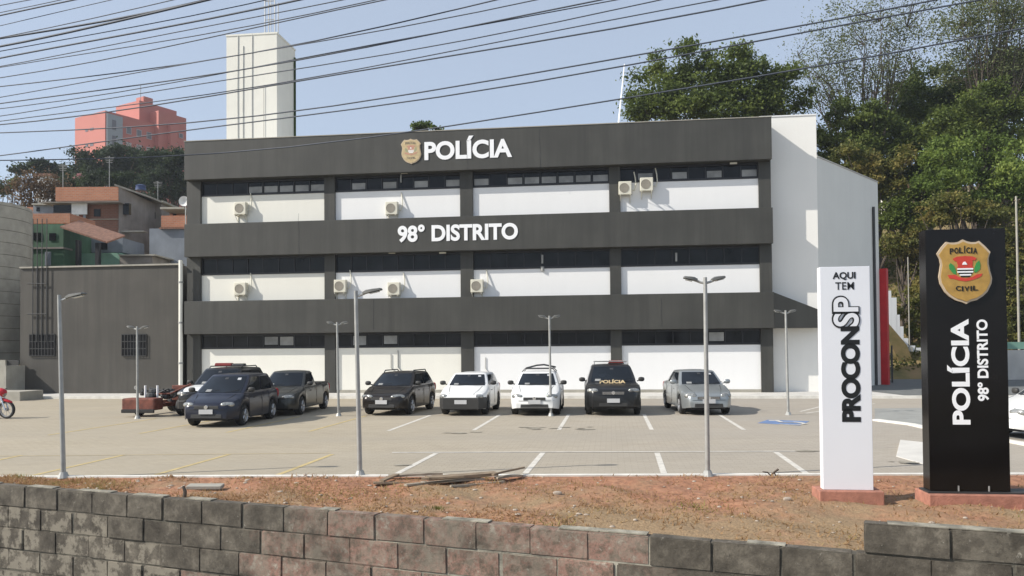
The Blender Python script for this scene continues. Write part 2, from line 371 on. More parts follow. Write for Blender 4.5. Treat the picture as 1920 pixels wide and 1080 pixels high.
def text(name, s, m, parent, x0, x1, z0, z1, y=0.0, bold=0.03, depth=0.02, rot=False, spacing=1.0, shear=0.0):
    """flat raised lettering filling the box x0..x1, z0..z1 of the parent's XZ plane; rot: reads upwards"""
    cu = bpy.data.curves.new('lettering', 'FONT'); cu.body = s; cu.offset = bold; cu.extrude = 0.01; cu.space_character = spacing; cu.resolution_u = 6; cu.shear = shear
    ob = bpy.data.objects.new('lettering', cu); COL.objects.link(ob)
    bpy.context.view_layer.update()
    me = bpy.data.meshes.new_from_object(ob.evaluated_get(bpy.context.evaluated_depsgraph_get()))
    bpy.data.objects.remove(ob); bpy.data.curves.remove(cu)
    n = len(me.vertices); co = np.empty(n * 3); me.vertices.foreach_get('co', co); co = co.reshape(-1, 3)
    if rot: co = np.stack([-co[:, 1], co[:, 0], co[:, 2]], 1)
    mn, mx = co.min(0), co.max(0)
    out = np.empty_like(co)
    out[:, 0] = x0 + (co[:, 0] - mn[0]) / (mx[0] - mn[0]) * (x1 - x0)
    out[:, 2] = z0 + (co[:, 1] - mn[1]) / (mx[1] - mn[1]) * (z1 - z0)
    out[:, 1] = y - (co[:, 2] - mn[2]) / (mx[2] - mn[2]) * depth
    me.vertices.foreach_set('co', out.ravel()); me.update()
    me.materials.clear(); me.materials.append(M[m]); me.name = name
    o = bpy.data.objects.new(name, me); COL.objects.link(o); o.parent = parent
    return o

# ================================================================ GROUND
FA = math.atan2(-3.4, 27.5)                       # the facade's heading
OR = W(1440, 651, 36.0); OL = W(350, 660, 39.4)
U = Vector((OR.x - OL.x, OR.y - OL.y, 0)).normalized(); N = Vector((-U.y, U.x, 0))
FA = math.atan2(U.y, U.x)
FO = Vector((OL.x, OL.y, 0))
def F(px, py, n=0.0):
    p = onplane(px, py, FO + N * n, N); r = p - FO
    return r.dot(U), n, p.z
def FW(u, n, z=0): return FO + U * u + N * n + Vector((0, 0, z))

def sheet(name, pts, z, m, th=0.0):
    mb = MB()
    if th: mb.prism([(p[0], p[1]) for p in pts], z - th, z)
    else: mb.add([(p[0], p[1], z) for p in pts], [tuple(range(len(pts)))])
    o = mb.build(name, m); return struct(o)
E0, E1 = G(0, 896), G(1730, 891)                   # lot edge towards the street
ED = (E1 - E0).normalized()
eL, eR = E0 - ED * 60, E1 + ED * 60
sheet('ground', [(-900, -60), (900, -60), (900, 1500), (-900, 1500)], -2.0, 'hill')
sheet('parking_lot', [eL, eR, (90, 46), (-70, 60)], 0.0, 'lot', 1.9)
sheet('road', [(-60, -20), (60, -20), (60, 2.0), (-60, 40.0)], -1.95, 'asphalt')

# painted markings
def line(mb, a, b, w, z=0.004):
    a, b = Vector((a[0], a[1], 0)), Vector((b[0], b[1], 0)); d = (b - a).normalized(); s = Vector((-d.y, d.x, 0)) * w / 2
    mb.add([(*(a - s).xy, z), (*(b - s).xy, z), (*(b + s).xy, z), (*(a + s).xy, z)], [(0, 1, 2, 3)])
wl, yl = MB(), MB()
def edge_hit(p, d):
    """walk from p along d until the lot's street edge"""
    q = Vector((-ED.y, ED.x, 0)); return p + d * ((E0 + q * 0.12 - p).dot(q) / d.dot(q))
for (px, py, px2, py2) in ((818, 850, 745, 888), (1018, 849, 985, 888), (1232, 849, 1245, 888), (1455, 848, 1512, 888)):
    line(wl, G(px, py), G(px2, py2), 0.11)
for (px, py, px2, py2) in ((623, 852, 520, 891), (430, 852, 293, 890), (233, 853, 60, 892), (40, 854, -150, 893)):
    line(yl, G(px, py), G(px2, py2), 0.10)
line(wl, G(735, 849), G(1512, 846.5), 0.10, 0.008)
line(yl, G(-40, 856), G(620, 850), 0.03, 0.008)
for (px, py, yy) in ((1395, 806, 0), (1222, 806, 0), (1048, 806, 0), (888, 807, 0), (728, 808, 0)):
    a = G(px, py); line(wl, a, a + N * 5.0, 0.11)
for (px, py) in ((580, 809), (425, 811), (262, 813), (90, 816)):
    a = G(px, py); line(yl, a, a + N * 5.0, 0.10)
line(wl, G(1510, 775), G(1640, 757), 0.1); line(wl, G(1500, 772), G(1540, 762), 0.1)
struct(wl.build('white_markings', 'linewhite')); struct(yl.build('yellow_markings', 'lineyellow'))
# disabled bay symbol
bl = [G(1420, 793.5), G(1500, 798), G(1518, 790), G(1440, 787)]
o = MB().add([(p.x, p.y, 0.004) for p in bl], [(0, 1, 2, 3)]).build('blue_bay_marking', 'blue'); struct(o)
sy = MB(); c0 = G(1470, 792.5)
def gl(pts, w_):
    for a, b in zip(pts, pts[1:]):
        pa = c0 + U * a[0] + N * a[1]; pb = c0 + U * b[0] + N * b[1]; line(sy, pa, pb, w_, 0.009 + .0007 * (len(sy.f) % 12))
gl([(0.1 + .38 * math.cos(t), -.25 + .45 * math.sin(t)) for t in np.linspace(-2.6, 1.0, 10)], 0.1)
gl([(-.1, .5), (-.05, 0), (.35, -.02), (.5, -.5)], 0.12); gl([(-.3, .62), (0, .62)], 0.2)
struct(sy.build('wheelchair_symbol', 'linewhite'))
# oil and water stains, plus a lamp head's cast shadow painted as one patch
st_ = MB(); sr_ = random.Random(5)
for px, py, w_, h_ in ((1000, 803, .5, .25), (1022, 805, .3, .2), (1092, 803, .6, .3), (1108, 806, .3, .2), (1697, 868, .35, .18), (865, 812, .4, .2), (745, 873, .25, .12), (1505, 846, .2, .1)):
    c_ = G(px, py)
    for q_ in range(4):
        ox, oy = sr_.uniform(-w_, w_), sr_.uniform(-h_, h_); rr = sr_.uniform(.05, .16); pts = []
        for k in range(9): an = k * 2 * math.pi / 9; r1 = rr * sr_.uniform(.5, 1.2); pts.append((c_.x + ox + 1.6 * r1 * math.cos(an), c_.y + oy + r1 * math.sin(an), .010 + .001 * q_))
        st_.add(pts, [tuple(range(9))])
struct(st_.build('oil_stains_and_shadow', 'stain_shadow'))
# thin concrete edge along the dirt
q = Vector((-ED.y, ED.x, 0))
struct(MB().prism([(eL - q * .06).xy, (eR - q * .06).xy, (eR + q * .07).xy, (eL + q * .07).xy], -0.3, 0.03).build('lot_kerb', 'kerb'))

# pavement and kerb before the police station
uL = F(230, 660)[0]; uR = F(1735, 650)[0] + 3
def fq(u0, u1, n0, n1): return [FW(u0, n0).xy, FW(u1, n0).xy, FW(u1, n1).xy, FW(u0, n1).xy]
struct(MB().prism(fq(uL - 20, uR + 14, -2.35, 5.0), -0.05, 0.10).build('pavement', 'paleconc'))
struct(MB().prism(fq(uL - 20, uR + 14, -2.5, -2.352), -0.05, 0.12).build('kerb', 'kerb'))

# access road on the right
sheet('access_road', [G(1640, 766), G(1735, 765), G(2100, 790), G(2100, 850), G(1900, 822), G(1735, 803), G(1640, 786)], 0.006, 'asphalt2')
sheet('driveway', [FW(uR - 4.6, -2.0), FW(uR + 14, -2.0), (60, 62), (24.5, 52.5), FW(uR - 5.6, 6)], 0.112, 'asphalt')
km = MB()
kp = [G(1636, 789), G(1700, 797), G(1740, 806), G(1900, 832), G(2050, 860)]
for a, b in zip(kp, kp[1:]):
    d = (b - a).normalized(); s_ = Vector((-d.y, d.x, 0)) * .20
    km.prism([a.xy, b.xy, (b + s_).xy, (a + s_).xy], -0.02, 0.05)
struct(km.build('access_kerb', 'kerb'))

# white concrete ramp block between the totems
rp = [G(1680, 856), G(1742, 874), G(1800, 886), G(1810, 856), G(1745, 840), G(1688, 831)]
o = MB().prism([p.xy for p in rp], -0.02, [0.01, 0.02, 0.03, 0.11, 0.11, 0.08]).build('concrete_kerb_block', 'paleconc', bevel=0.01)
tag(o, 'low white concrete kerb block on the paving between the two totem signs', 'kerb block')

# dirt verge -------------------------------------------------------
WL, WR = G(0, 909, 0.0), G(1600, 1036, 0.0)
WD = (WR - WL).normalized(); WN = Vector((-WD.y, WD.x, 0))       # WN points away from the camera
def walls(px, py=950):
    d = ray(px, py); t = (WL - CAM).dot(WN) / Vector((d.x, d.y, 0)).dot(WN); p = CAM + d * t
    return (Vector((p.x, p.y, 0)) - WL).dot(WD)
def dirtz(x, y, k):
    return 0.035 * math.sin(x * 1.7 + y) * math.sin(y * 2.3 - x * .6) * k + 0.02 * math.sin(x * 5.1 + y * 3.7) * k
nS, nT = 260, 70
dv = []; df = []
for i in range(nS + 1):
    s_ = -14 + 34 * i / nS
    a = WL + WD * s_ + WN * 0.18
    # matching point on the lot edge straight away from the camera
    b = E0 + ED * (((a - E0).dot(ED)) + 0.0) - q * .05
    if (b - a).dot(WN) < 0.1: b = a + WN * 0.1
    for j in range(nT + 1):
        t_ = j / nT; p = a.lerp(b, t_)
        k = min(1, 6 * t_, 6 * (1 - t_)); 
        dv.append((p.x, p.y, -0.045 + 0.05 * t_ + dirtz(p.x, p.y, k) + random.uniform(-.009, .009) * k))
for i in range(nS):
    for j in range(nT):
        a = i * (nT + 1) + j; df.append((a, a + nT + 1, a + nT + 2, a + 1))
o = MB().add(dv, df).build('dirt_verge', 'soil', smooth=60); struct(o)
# dry grass (stuff)
N_ = 30000
ss = rng.uniform(-4, 19, N_); tt = rng.uniform(0.02, 0.985, N_) ** 1.15
tv = np.zeros((N_, 3, 3)); tone = np.zeros(N_)
keep = []
for i in range(N_):
    a = WL + WD * ss[i] + WN * 0.18; b = E0 + ED * ((a - E0).dot(ED)) - q * .05
    p = a.lerp(b, tt[i])
    m_ = math.sin(p.x * 1.3 + 2) * math.cos(p.y * 1.9 + p.x * .5) + .5 * math.sin(p.x * 4.1) * math.sin(p.y * 3.3)
    if m_ < rng.uniform(-0.9, 0.6): continue
    h = rng.uniform(.02, .07) * (1.5 if rng.random() < .05 else 1); an = rng.uniform(0, 6.28); wd_ = rng.uniform(.006, .016)
    z = -0.05 + 0.05 * tt[i] + dirtz(p.x, p.y, 1) - .004
    lx, ly = rng.normal(0, .05, 2)
    tv[i] = [(p.x - wd_ * math.cos(an), p.y - wd_ * math.sin(an), z), (p.x + wd_ * math.cos(an), p.y + wd_ * math.sin(an), z), (p.x + lx, p.y + ly, z + h)]
    tone[i] = rng.random() * (1.7 if m_ > .9 else 1.0); keep.append(i)
def fastmesh(name, V, m, tone=None, parent=None):
    """V: (n, k, 3) separate k-gons"""
    n, k, _ = V.shape; me = bpy.data.meshes.new(name)
    me.vertices.add(n * k); me.vertices.foreach_set('co', V.reshape(-1).astype(np.float32))
    me.loops.add(n * k); me.loops.foreach_set('vertex_index', np.arange(n * k, dtype=np.int32))
    me.polygons.add(n); me.polygons.foreach_set('loop_start', np.arange(0, n * k, k, dtype=np.int32))
    me.update(calc_edges=True)
    if tone is not None:
        at = me.attributes.new('tone', 'FLOAT', 'POINT'); at.data.foreach_set('value', np.repeat(tone, k).astype(np.float32))
    me.materials.append(M[m]); o = bpy.data.objects.new(name, me); COL.objects.link(o)
    if parent is not None: o.parent = parent
    return o
o = fastmesh('dry_grass', tv[keep], 'tuft', tone[keep])
tag(o, 'patchy dry yellow grass over the red soil verge', 'grass', kind='stuff')
# scattered pebbles (stuff)
pb = MB()
for i in range(420):
    a = WL + WD * random.uniform(-3, 18) + WN * 0.2; b = E0 + ED * ((a - E0).dot(ED)) - q * .05
    t_ = random.random(); p = a.lerp(b, t_); r = random.choice([.008, .012, .015, .02, .03])
    pb.ell((p.x, p.y, -0.045 + .05 * t_ + dirtz(p.x, p.y, 1) + r * .2), (r * random.uniform(.8, 1.6), r, r * .6), 6, 4)
tag(pb.build('pebbles', 'stone', smooth=50), 'small pale pebbles strewn over the red soil verge', 'pebbles', kind='stuff')

# retaining wall of large blocks -----------------------------------
rw = empty('retaining_wall', WL + Vector((0, 0, -2)), math.atan2(WD.y, WD.x), 'long retaining wall of big weathered grey and pink blocks along the verge', 'wall')
BLW, BLH = 0.722, 0.34
bm = bmesh.new(); tl = bm.faces.layers.float.new('tint_f'); data = []
s_off = walls(105)
wv, wf, tint, lime = [], [], [], []
def block(s0, s1, z0, z1, tn, lm):
    d = random.uniform(.004, .012); y = random.uniform(-.01, .01)
    b2 = bmesh.new(); g = bmesh.ops.create_cube(b2, size=1)
    for v in b2.verts:
        v.co = Vector(((s0 + s1) / 2 + v.co.x * (s1 - s0 - d), 0.09 + y + v.co.y * .18, (z0 + z1) / 2 + v.co.z * (z1 - z0 - d)))
    bmesh.ops.bevel(b2, geom=list(b2.edges), offset=.012, segments=2, affect='EDGES')
    base = len(wv); b2.verts.index_update()
    for v in b2.verts:
        c = v.co + Vector((random.uniform(-.005, .005), random.uniform(-.004, .004), random.uniform(-.005, .005)))
        wv.append(tuple(c)); tint.append(tn); lime.append(lm)
    for f in b2.faces: wf.append(tuple(base + v.index for v in f.verts))
    b2.free()
S1 = walls(1620, 1040)
for row in range(7):
    zt = 2.0 - row * BLH; off = (0 if row % 2 == 0 else .5) * BLW + random.uniform(-.05, .05)
    for k in range(-14, 30):
        s0 = s_off + off + k * BLW + random.uniform(-.02, .02); s1 = s_off + off + (k + 1) * BLW + random.uniform(-.02, .02)
        c = (s0 + s1) / 2
        s500, s1200 = walls(520 - row * 60), walls(1230 - row * 25)
        inside = min(1, max(0, (c - s500) / 1.0 + .5)) * min(1, max(0, (s1200 - c) / .8 + .5))
        tn = min(1, max(0, inside * random.uniform(.7, .95)))
        lm = 0.75 if c < walls(90 + row * 90) and row else (0.35 * inside + (0.15 if c < walls(300) else 0.0))
        block(s0, s1, zt - BLH, zt - 0.004 * random.random(), tn, lm)
for k in range(16):
    s0 = S1 + k * .80; block(s0, s0 + .80, 2.0, 2.0 + .315, 0.0, 0.25 if k == 1 else .05)
me = bpy.data.meshes.new('blockwork'); me.from_pydata(wv, [], wf)
for nm, arr in (('tint', tint), ('lime', lime)):
    at = me.attributes.new(nm, 'FLOAT', 'POINT'); at.data.foreach_set('value', np.array(arr, dtype=np.float32))
me.shade_smooth(); me.set_sharp_from_angle(angle=R(40)); me.materials.append(M['block'])
o = bpy.data.objects.new('blockwork', me); COL.objects.link(o); o.parent = rw
bm.free()
MB().box(walls(700), walls(1260), .0145, .017, -0.4, 1.98).build('pale_pointing', 'mortar2', rw)
mb = MB().box(-16, 24, .018, .165, -0.4, 1.985); mb.box(S1 + .01, 24, .018, .165, 1.985, 2.30)
mb.build('mortar', 'mortar', rw)
# thin crumbling mortar cap on the wall top
cp = MB()
s_ = -8.0
while s_ < 16:
    ln = random.uniform(.25, .6)
    if random.random() < .5 and not (s_ + ln > S1): cp.box(s_, s_ + ln, .03 + random.uniform(0, .03), .19, 1.996, 2.0 + random.uniform(.003, .012))
    elif s_ > S1: cp.box(s_, s_ + ln, .02, .18, 2.312, 2.312 + random.uniform(.008, .02))
    s_ += ln
cp.build('mortar_cap', 'mortar2', rw)

# ================================================================ POLICE STATION
ps = empty('police_station', FO, FA, 'long three storey police station with dark grey bands and white panels', 'building')
LEN = F(1449, 400)[0]; U0 = F(345.5, 400)[0]
ZB = [(10.66, 12.56), (6.84, 8.46), (3.02, 4.64)]
for i, (z0, z1) in enumerate(ZB):
    MB().box(U0, LEN, 0, 1.094, z0, z1).build('facade_band', 'band', ps, bevel=.01)
PN = .54
cols = []
for a, b in ((350, 376), (608, 628), (863, 887), (1143, 1164), (1424, 1447)):
    cols.append((F(a, 450, .42)[0], F(b, 450, .42)[0]))
GAPS = [(8.46, 10.66, 9.90), (4.64, 6.84, 5.96), (0.1, 3.02, 2.28)]     # bottom, top, panel top
for ci, (a, b) in enumerate(cols):
    for (g0, g1, pt) in GAPS: MB().box(a, b, .42, .9, g0 + .002, g1 - .002).build('column', 'band', ps, bevel=.008)
panel_u = []
for bi in range(4):
    a, b = cols[bi][1] - .01, cols[bi + 1][0] + .01; panel_u.append((a, b))
    for gi, (g0, g1, pt) in enumerate(GAPS):
        MB().box(a, b, PN, .9, g0 + .003, pt).build('wall_panel', 'cream' if bi < 1 or (bi == 1 and gi == 2) else 'white', ps)  # yellowish colour cast put into the leftmost panels of the white wall
        MB().box(a, b, PN - .03, .9, pt + .003, pt + .045).build('window_sill', 'frame', ps)
        z0, z1 = pt + .048, g1 - .004
        nb = 8 if bi < 2 else 8
        fr = MB(); cw = (b - a) / nb
        wz = .045
        fr.box(a, b, PN + .03, PN + .10, z1 - .10, z1).box(a, b, PN + .03, PN + .10, z0, z0 + .05)
        for k in range(nb + 1): fr.box(a + k * cw - wz / 2 if 0 < k < nb else (a if k == 0 else b - wz), a + k * cw + wz / 2 if 0 < k < nb else (a + wz if k == 0 else b), PN + .035, PN + .098, z0 + .051, z1 - .101)
        win = fr.build('window', 'frame', ps)
        g = MB(); fz = MB()
        for k in range(nb):
            x0, x1 = a + k * cw + .03, a + (k + 1) * cw - .03
            zz0, zz1 = z0 + .055, z1 - .105
            pale = False
            if gi == 0: pale = (bi == 0 and k >= 3) or (bi == 1 and k in (1, 3, 5, 7)) or (bi == 2 and k != 1) or (bi == 3 and k in (1, 3, 5, 7))
            if gi == 2: pale = (bi == 0 and k in (4, 5)) or (bi == 1 and k in (1, 3)) or (bi == 3 and k in (5,))
            lean = random.uniform(-.02, .02)
            tgt = fz if pale else g
            zc = zz0 + (.02 if gi == 0 else .12 * random.random())
            zt_ = zz1 - (.22 if gi == 0 and pale else .05)
            if pale:
                MB().add([(x0 + .03, PN + .055, zc), (x1 - .03, PN + .055, zc), (x1 - .03, PN + .06 + lean, zt_), (x0 + .03, PN + .06 + lean, zt_)], [(0, 1, 2, 3)]).build('frosted_pane', 'frost', win)
                g.box(x0, x1, PN + .085, PN + .095, zz0, zz1)
            else: g.box(x0, x1, PN + .07 + lean, PN + .08 + lean, zz0, zz1)
        g.build('pane', 'glass', win)
# core, roof, coping
MB().box(U0 + .05, LEN - .003, .901, 1.098, 0.1, 12.4).build('wall', 'band', ps)
uc = F(1533, 400, 1.1)[0]
pc = FW(uc, 1.1); Edir = Vector((math.sin(R(43)), math.cos(R(43)), 0))
rE = ray(1650, 600); # hit of the view ray with the side wall line
den = rE.x * Edir.y - rE.y * Edir.x
tE = (pc.x * rE.y - pc.y * rE.x) / (rE.x * Edir.y - rE.y * Edir.x)
pe = pc + Edir * tE
def toL(p): r = p - FO; return (r.dot(U), r.dot(N))
pel = toL(pe)
MB().prism([(U0 + .05, 1.1), (LEN - .8, 1.1), (LEN - .8, 9), (U0 + .05, 9)], 0.1, 12.35).build('rear_wall', 'white', ps)
MB().prism([(LEN - .3, 1.1), (uc, 1.1), (uc, 7), (LEN - .3, 7)], 0.1, 12.86).build('end_wall', 'endwhite_shade', ps)
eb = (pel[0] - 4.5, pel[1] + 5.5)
MB().prism([(uc + .002, 1.105), pel, eb, (uc + .002, 7.5)], 0.1, 10.93).build('side_wall', 'greywhite_shade', ps)
wv_ = Vector((pel[0] - uc, pel[1] - 1.1)); wvn = wv_.normalized(); wo = Vector((wvn.y, -wvn.x))
c1 = (uc + .002 + wo.x * .03, 1.105 + wo.y * .03); c2 = (pel[0] + wo.x * .03, pel[1] + wo.y * .03)
MB().prism([c1, c2, (c2[0] - wo.x * .25, c2[1] - wo.y * .25), (c1[0] - wo.x * .25, c1[1] - wo.y * .25)], 10.934, 10.99).build('coping', 'paleconc', ps)
MB().prism([(LEN - .33, 1.07), (uc + .02, 1.07), (uc + .02, 1.3), (LEN - .33, 1.3)], 12.863, 12.92).build('coping', 'white', ps)
MB().box(U0 - .02, LEN + .01, -.02, .3, 12.563, 12.60).build('coping', 'concrete', ps)
# sloping dark canopy at the right end
z1c = F(1533, 584, 1.08)[2]
mb = MB(); x0, x1 = LEN + .003, uc - .003
mb.add([(x0, .0, 3.02), (x0, 1.097, 3.02), (x0, .0, 4.62), (x0, 1.097, 4.62), (x1, .55, 3.02), (x1, 1.097, 3.02), (x1, .55, z1c), (x1, 1.097, z1c)],
       [(0, 1, 3, 2), (4, 6, 7, 5), (0, 2, 6, 4), (2, 3, 7, 6), (0, 4, 5, 1), (1, 5, 7, 3)])
mb.build('canopy', 'band', ps)
# drain pipe and red portal at the far right end
k_ = (wv_.length - .9)
pp = Vector((uc + .002, 1.105)) + wvn * k_ + wo * .07
MB().tube([(pp.x, pp.y, .12), (pp.x, pp.y, 9.5)], .07, 8).build('drain_pipe', 'darkmetal', ps)
rpx = Vector(pel)
pr = MB(); a_ = rpx + wvn * .02
pr.prism([(a_.x - wo.x * .2, a_.y - wo.y * .2), (a_.x + wo.x * .35, a_.y + wo.y * .35), (a_.x + wo.x * .35 + wvn.x * .30, a_.y + wo.y * .35 + wvn.y * .30), (a_.x - wo.x * .2 + wvn.x * .30, a_.y - wo.y * .2 + wvn.y * .30)], .1, 6.3)
pr.build('portal_post', 'red', ps)
# weep pipes / nubs under the bands
for (px, py, n_) in ((350 + 106, 314, .3), (758, 322, .3), (1375, 304, .3), (735, 472, .3), (830, 472, .3)):
    u_, _, z_ = F(px, py, n_)
    MB().box(u_ - .16, u_ + .16, .25, .33, z_ - .09, z_ - .02).build('light_fitting', 'ac', ps)
# pipe stubs and cable ends left on the panels
for (pts, r_) in (([(733, 664), (733, 690), (741, 696)], .018), ([(746, 657), (746, 688), (752, 695)], .025), ([(910, 670), (910, 690), (918, 700)], .016), ([(1017, 500), (1017, 508)], .09), ([(1017, 478), (1017, 494)], .05), ([(1268, 474), (1268, 490)], .05), ([(752, 325), (752, 342)], .04)):
    MB().tube([(F(x, y, PN - .03)[0], PN - .03, F(x, y, PN - .03)[2]) for x, y in pts], r_, 7).build('pipe_stub', 'steel', ps)
# hairline cracks and drips on the bands
ck = random.Random(3)
for (px, y0, y1) in ((877, 300, 318), (1012, 240, 318), (560, 400, 480), (1240, 560, 612), (700, 562, 618)):
    u_, _, za = F(px, y0, 0); zb = F(px, y1, 0)[2]; pts = []
    for k in range(7): pts.append((u_ + ck.uniform(-.025, .025), -.001, za + (zb - za) * k / 6))
    MB().tube(pts, .006, 4).build('crack', 'frame', ps)
# end wall base line and white panel on the inner side
MB().box(U0, LEN, .5, .545, .101, .24).build('plinth_strip', 'concrete', ps)

# lettering on the facade
sg = empty('facade_lettering', FW(0, -.005), FA, 'large white word POLÍCIA fixed on the top dark band', 'sign')
a = F(796, 300); b = F(960, 262)
text('letters', 'POLÍCIA', 'letter', sg, a[0], b[0], F(796, 301)[2], F(895, 254)[2], 0, .035, .02, spacing=1.0)
sg2 = empty('facade_lettering', FW(0, -.005), FA, 'white words 98° DISTRITO fixed on the middle dark band', 'sign')
a = F(746, 455); b = F(971, 420)
text('letters', '98° DISTRITO', 'letter', sg2, a[0], b[0], F(746, 455)[2], F(850, 421)[2] + .04, 0, .035, .02)

def shield_pts(s=1.0, cx=0, cz=0, w_=1, h_=1):
    raw = [(435, 122), (385, 150), (330, 160), (275, 160), (225, 148), (165, 215), (105, 300), (140, 370), (152, 440), (140, 510), (125, 600), (140, 690), (200, 800), (260, 860), (330, 905), (410, 930), (465, 955),
           (520, 925), (600, 905), (680, 855), (735, 800), (785, 700), (795, 630), (770, 530), (755, 440), (757, 370), (780, 290), (715, 215), (640, 145), (600, 160), (540, 160), (490, 148)]
    return [(cx + (x - 452) / 690 * s * w_, cz + (538 - y) / 835 * s * h_) for x, y in raw]
def badge(loc, w_, h_, face, label, full=True):
    cr, br, ink = ('badgered', 'green', 'blackink') if face == 'gold' else ('fadedred', 'fadedgreen', 'rim')
    r = empty('police_badge', loc, FA, label, 'badge')
    MB().slab(shield_pts(1.0, 0, 0, w_, h_), -.03, 0).build('badge_rim', 'rim', r)
    MB().slab(shield_pts(.93, 0, 0, w_, h_), -.04, -.031).build('badge_face', face, r)
    def P_(pts): return [((x - 452) / 690 * w_, (538 - y) / 835 * h_) for x, y in pts]
    def B_(x, y): return (x - 452) / 690 * w_, (538 - y) / 835 * h_
    x0, z1 = B_(258, 215); x1, z0 = B_(625, 300); y = -.0405
    # arched word, letter by letter
    for word, xc, yc, rad, hh, ww in (('POLÍCIA', 436, 300, 0, 75, 355), ('CIVIL', 470, 790, 0, 62, 290)):
        n = len(word); wid = [(.5 if ch in 'IÍ' else 1.0) for ch in word]; tot = sum(wid); acc = 0
        for ch, wd_ in zip(word, wid):
            t_ = (acc + wd_ / 2) / tot - .5; acc += wd_
            lx = xc + t_ * ww; ly = yc + (abs(t_) ** 2) * 60 * (1 if word[0] == 'P' else -.8)
            cw = (ww / tot) * wd_ * (.82 if wd_ == 1 else .5); hq = hh * (1.28 if ch == 'Í' else 1)
            ax, az_ = B_(lx - cw / 2, ly); bx, bz_ = B_(lx + cw / 2, ly - hq)
            text('badge_letter', ch, 'blackink' if face == 'gold' else 'acdark', r, ax, bx, az_, bz_, y, .02, .006)
    MB().slab(P_([(300, 370), (350, 345), (450, 338), (550, 345), (600, 370), (575, 400), (550, 392), (545, 470), (560, 495), (350, 495), (365, 460), (345, 400), (325, 405)]), -.045, y).build('badge_crest', cr, r)
    MB().slab(P_([(415, 450), (430, 415), (455, 410), (480, 450)]), -.049, -.0455).build('crest_figure', 'letter', r)
    for k in range(6):
        yy = 495 + k * 19; inset = 0 if k < 3 else (k - 2) * 14
        MB().slab(P_([(355 + inset, yy), (555 - inset, yy), (553 - inset, yy + 19), (357 + inset, yy + 19)]), -.045, y).build('crest_stripe', 'letter' if k % 2 == 0 else ink, r)
    for pts in ([(270, 425), (310, 455), (335, 520), (340, 575), (300, 560), (255, 500), (250, 450)], [(630, 400), (645, 450), (640, 510), (590, 555), (568, 550), (570, 490), (595, 430)]):
        MB().slab(P_(pts), -.045, y).build('badge_branch', br, r)
    MB().slab(P_([(232, 580), (330, 580), (380, 610), (455, 625), (540, 610), (600, 575), (668, 568), (655, 600), (620, 620), (540, 650), (455, 665), (370, 650), (300, 628), (255, 625)]), -.044, y).build('badge_ribbon', cr, r)
    return r
a = F(752, 308); b = F(790, 260); c = ((a[0] + b[0]) / 2, (a[2] + b[2]) / 2)
badge(FW(c[0], -.003, c[1]), b[0] - a[0], b[2] - a[2] + .03, 'palegold', 'small pale gold police badge left of POLÍCIA on the top band')

# air conditioners -------------------------------------------------
acp = empty('air_conditioner', (0, 0, 0), FA)
MB().box(-.30, .30, -.31, -.03, 0, .62).build('casing', 'ac', acp, bevel=.03)
mb = MB().lathe((-.04, -.311, .31), [(0, .225), (-.012, .22), (-.012, .205), (-.004, .20), (-.004, .002)], 'y', 20); mb.build('fan_grille', 'acgrille', acp, smooth=40)
for x in (-.225, .225):
    mb = MB().box(x - .015, x + .015, -.42, .0, -.06, -.02).box(x - .015, x + .015, -.03, 0, -.35, -.062)
    mb.tube([(x, -.38, -.05), (x, -.02, -.32)], .012, 6).build('bracket', 'ac', acp)
MB().tube([(.30, -.12, .25), (.42, -.15, .2), (.50, -.12, .45), (.48, -.05, .8), (.42, -.02, 1.1)], .028, 7).build('refrigerant_pipe', 'ac', acp, smooth=60)
acs = [(455, 404, 'cream air conditioner on the top storey wall of the leftmost bay'), (737, 404, 'air conditioner on the top storey wall of the second bay'),
       (455, 554, 'cream air conditioner on the middle storey wall of the leftmost bay'), (641, 549, 'air conditioner beside the column at the left end of the second bay, middle storey'),
       (741, 554, 'air conditioner in the middle of the second bay, middle storey'), (896, 549, 'air conditioner at the left end of the third bay, middle storey'),
       (1172, 367, 'lower of the two air conditioners together in the top right bay'), (1212, 360, 'higher air conditioner overlapping the window in the top right bay')]
for i, (px, py, lb) in enumerate(acs):
    o = acp if i == 0 else copy_tree(acp)
    u_, _, z_ = F(px, py, PN); o.location = FW(u_, PN - .002, z_); tag(o, lb, 'air conditioner', 'air conditioners on the police station facade')

# ================================================================ NEIGHBOURS ON THE LEFT
nb = empty('grey_annex', FW(0, 0), FA, 'plain dark grey rendered building with two barred windows left of the police station', 'building')
gx0, gx1 = F(38, 600, .3)[0], F(338, 600, .3)[0]; gz = F(200, 500, .3)[2]
MB().box(gx0, gx1, .3, 5, 0.1, gz).build('wall', 'band2', nb)
MB().box(gx0, gx1 + .05, .22, .6, gz + .003, gz + .08).build('roof_edge', 'concrete', nb)
for (a, b, c, d) in ((56, 103, 627, 667), (229, 275, 627, 667)):
    x0, _, z1 = F(a, c, .28); x1, _, z0 = F(b, d, .28)
    mb = MB().box(x0, x1, .27, .298, z0, z1)
    wn = mb.build('window', 'glass', nb)
    mb = MB()
    for k in range(9): xx = x0 + (x1 - x0) * k / 8; mb.box(xx - .012, xx + .012, .23, .25, z0, z1)
    for k in range(4): zz = z0 + (z1 - z0) * k / 3; mb.box(x0, x1, .22, .229, zz - .018, zz + .018)
    mb.build('window_bars', 'darkmetal', wn)
mb = MB()
for px in (62, 70, 79, 88): u_, _, z1_ = F(px, 410, .2); mb.tube([(u_, .2, F(px, 640, .2)[2]), (u_, .2, z1_)], .022, 6)
for py in (532, 589):
    a = F(52, py, .2); b = F(88, py, .2); mb.tube([(a[0], .2, a[2]), (b[0], .2, b[2])], .03, 6)
mb.build('conduit_rack', 'darkmetal', nb)
wp = F(338.5, 600, .1); zt_ = F(338, 488, .1)[2]
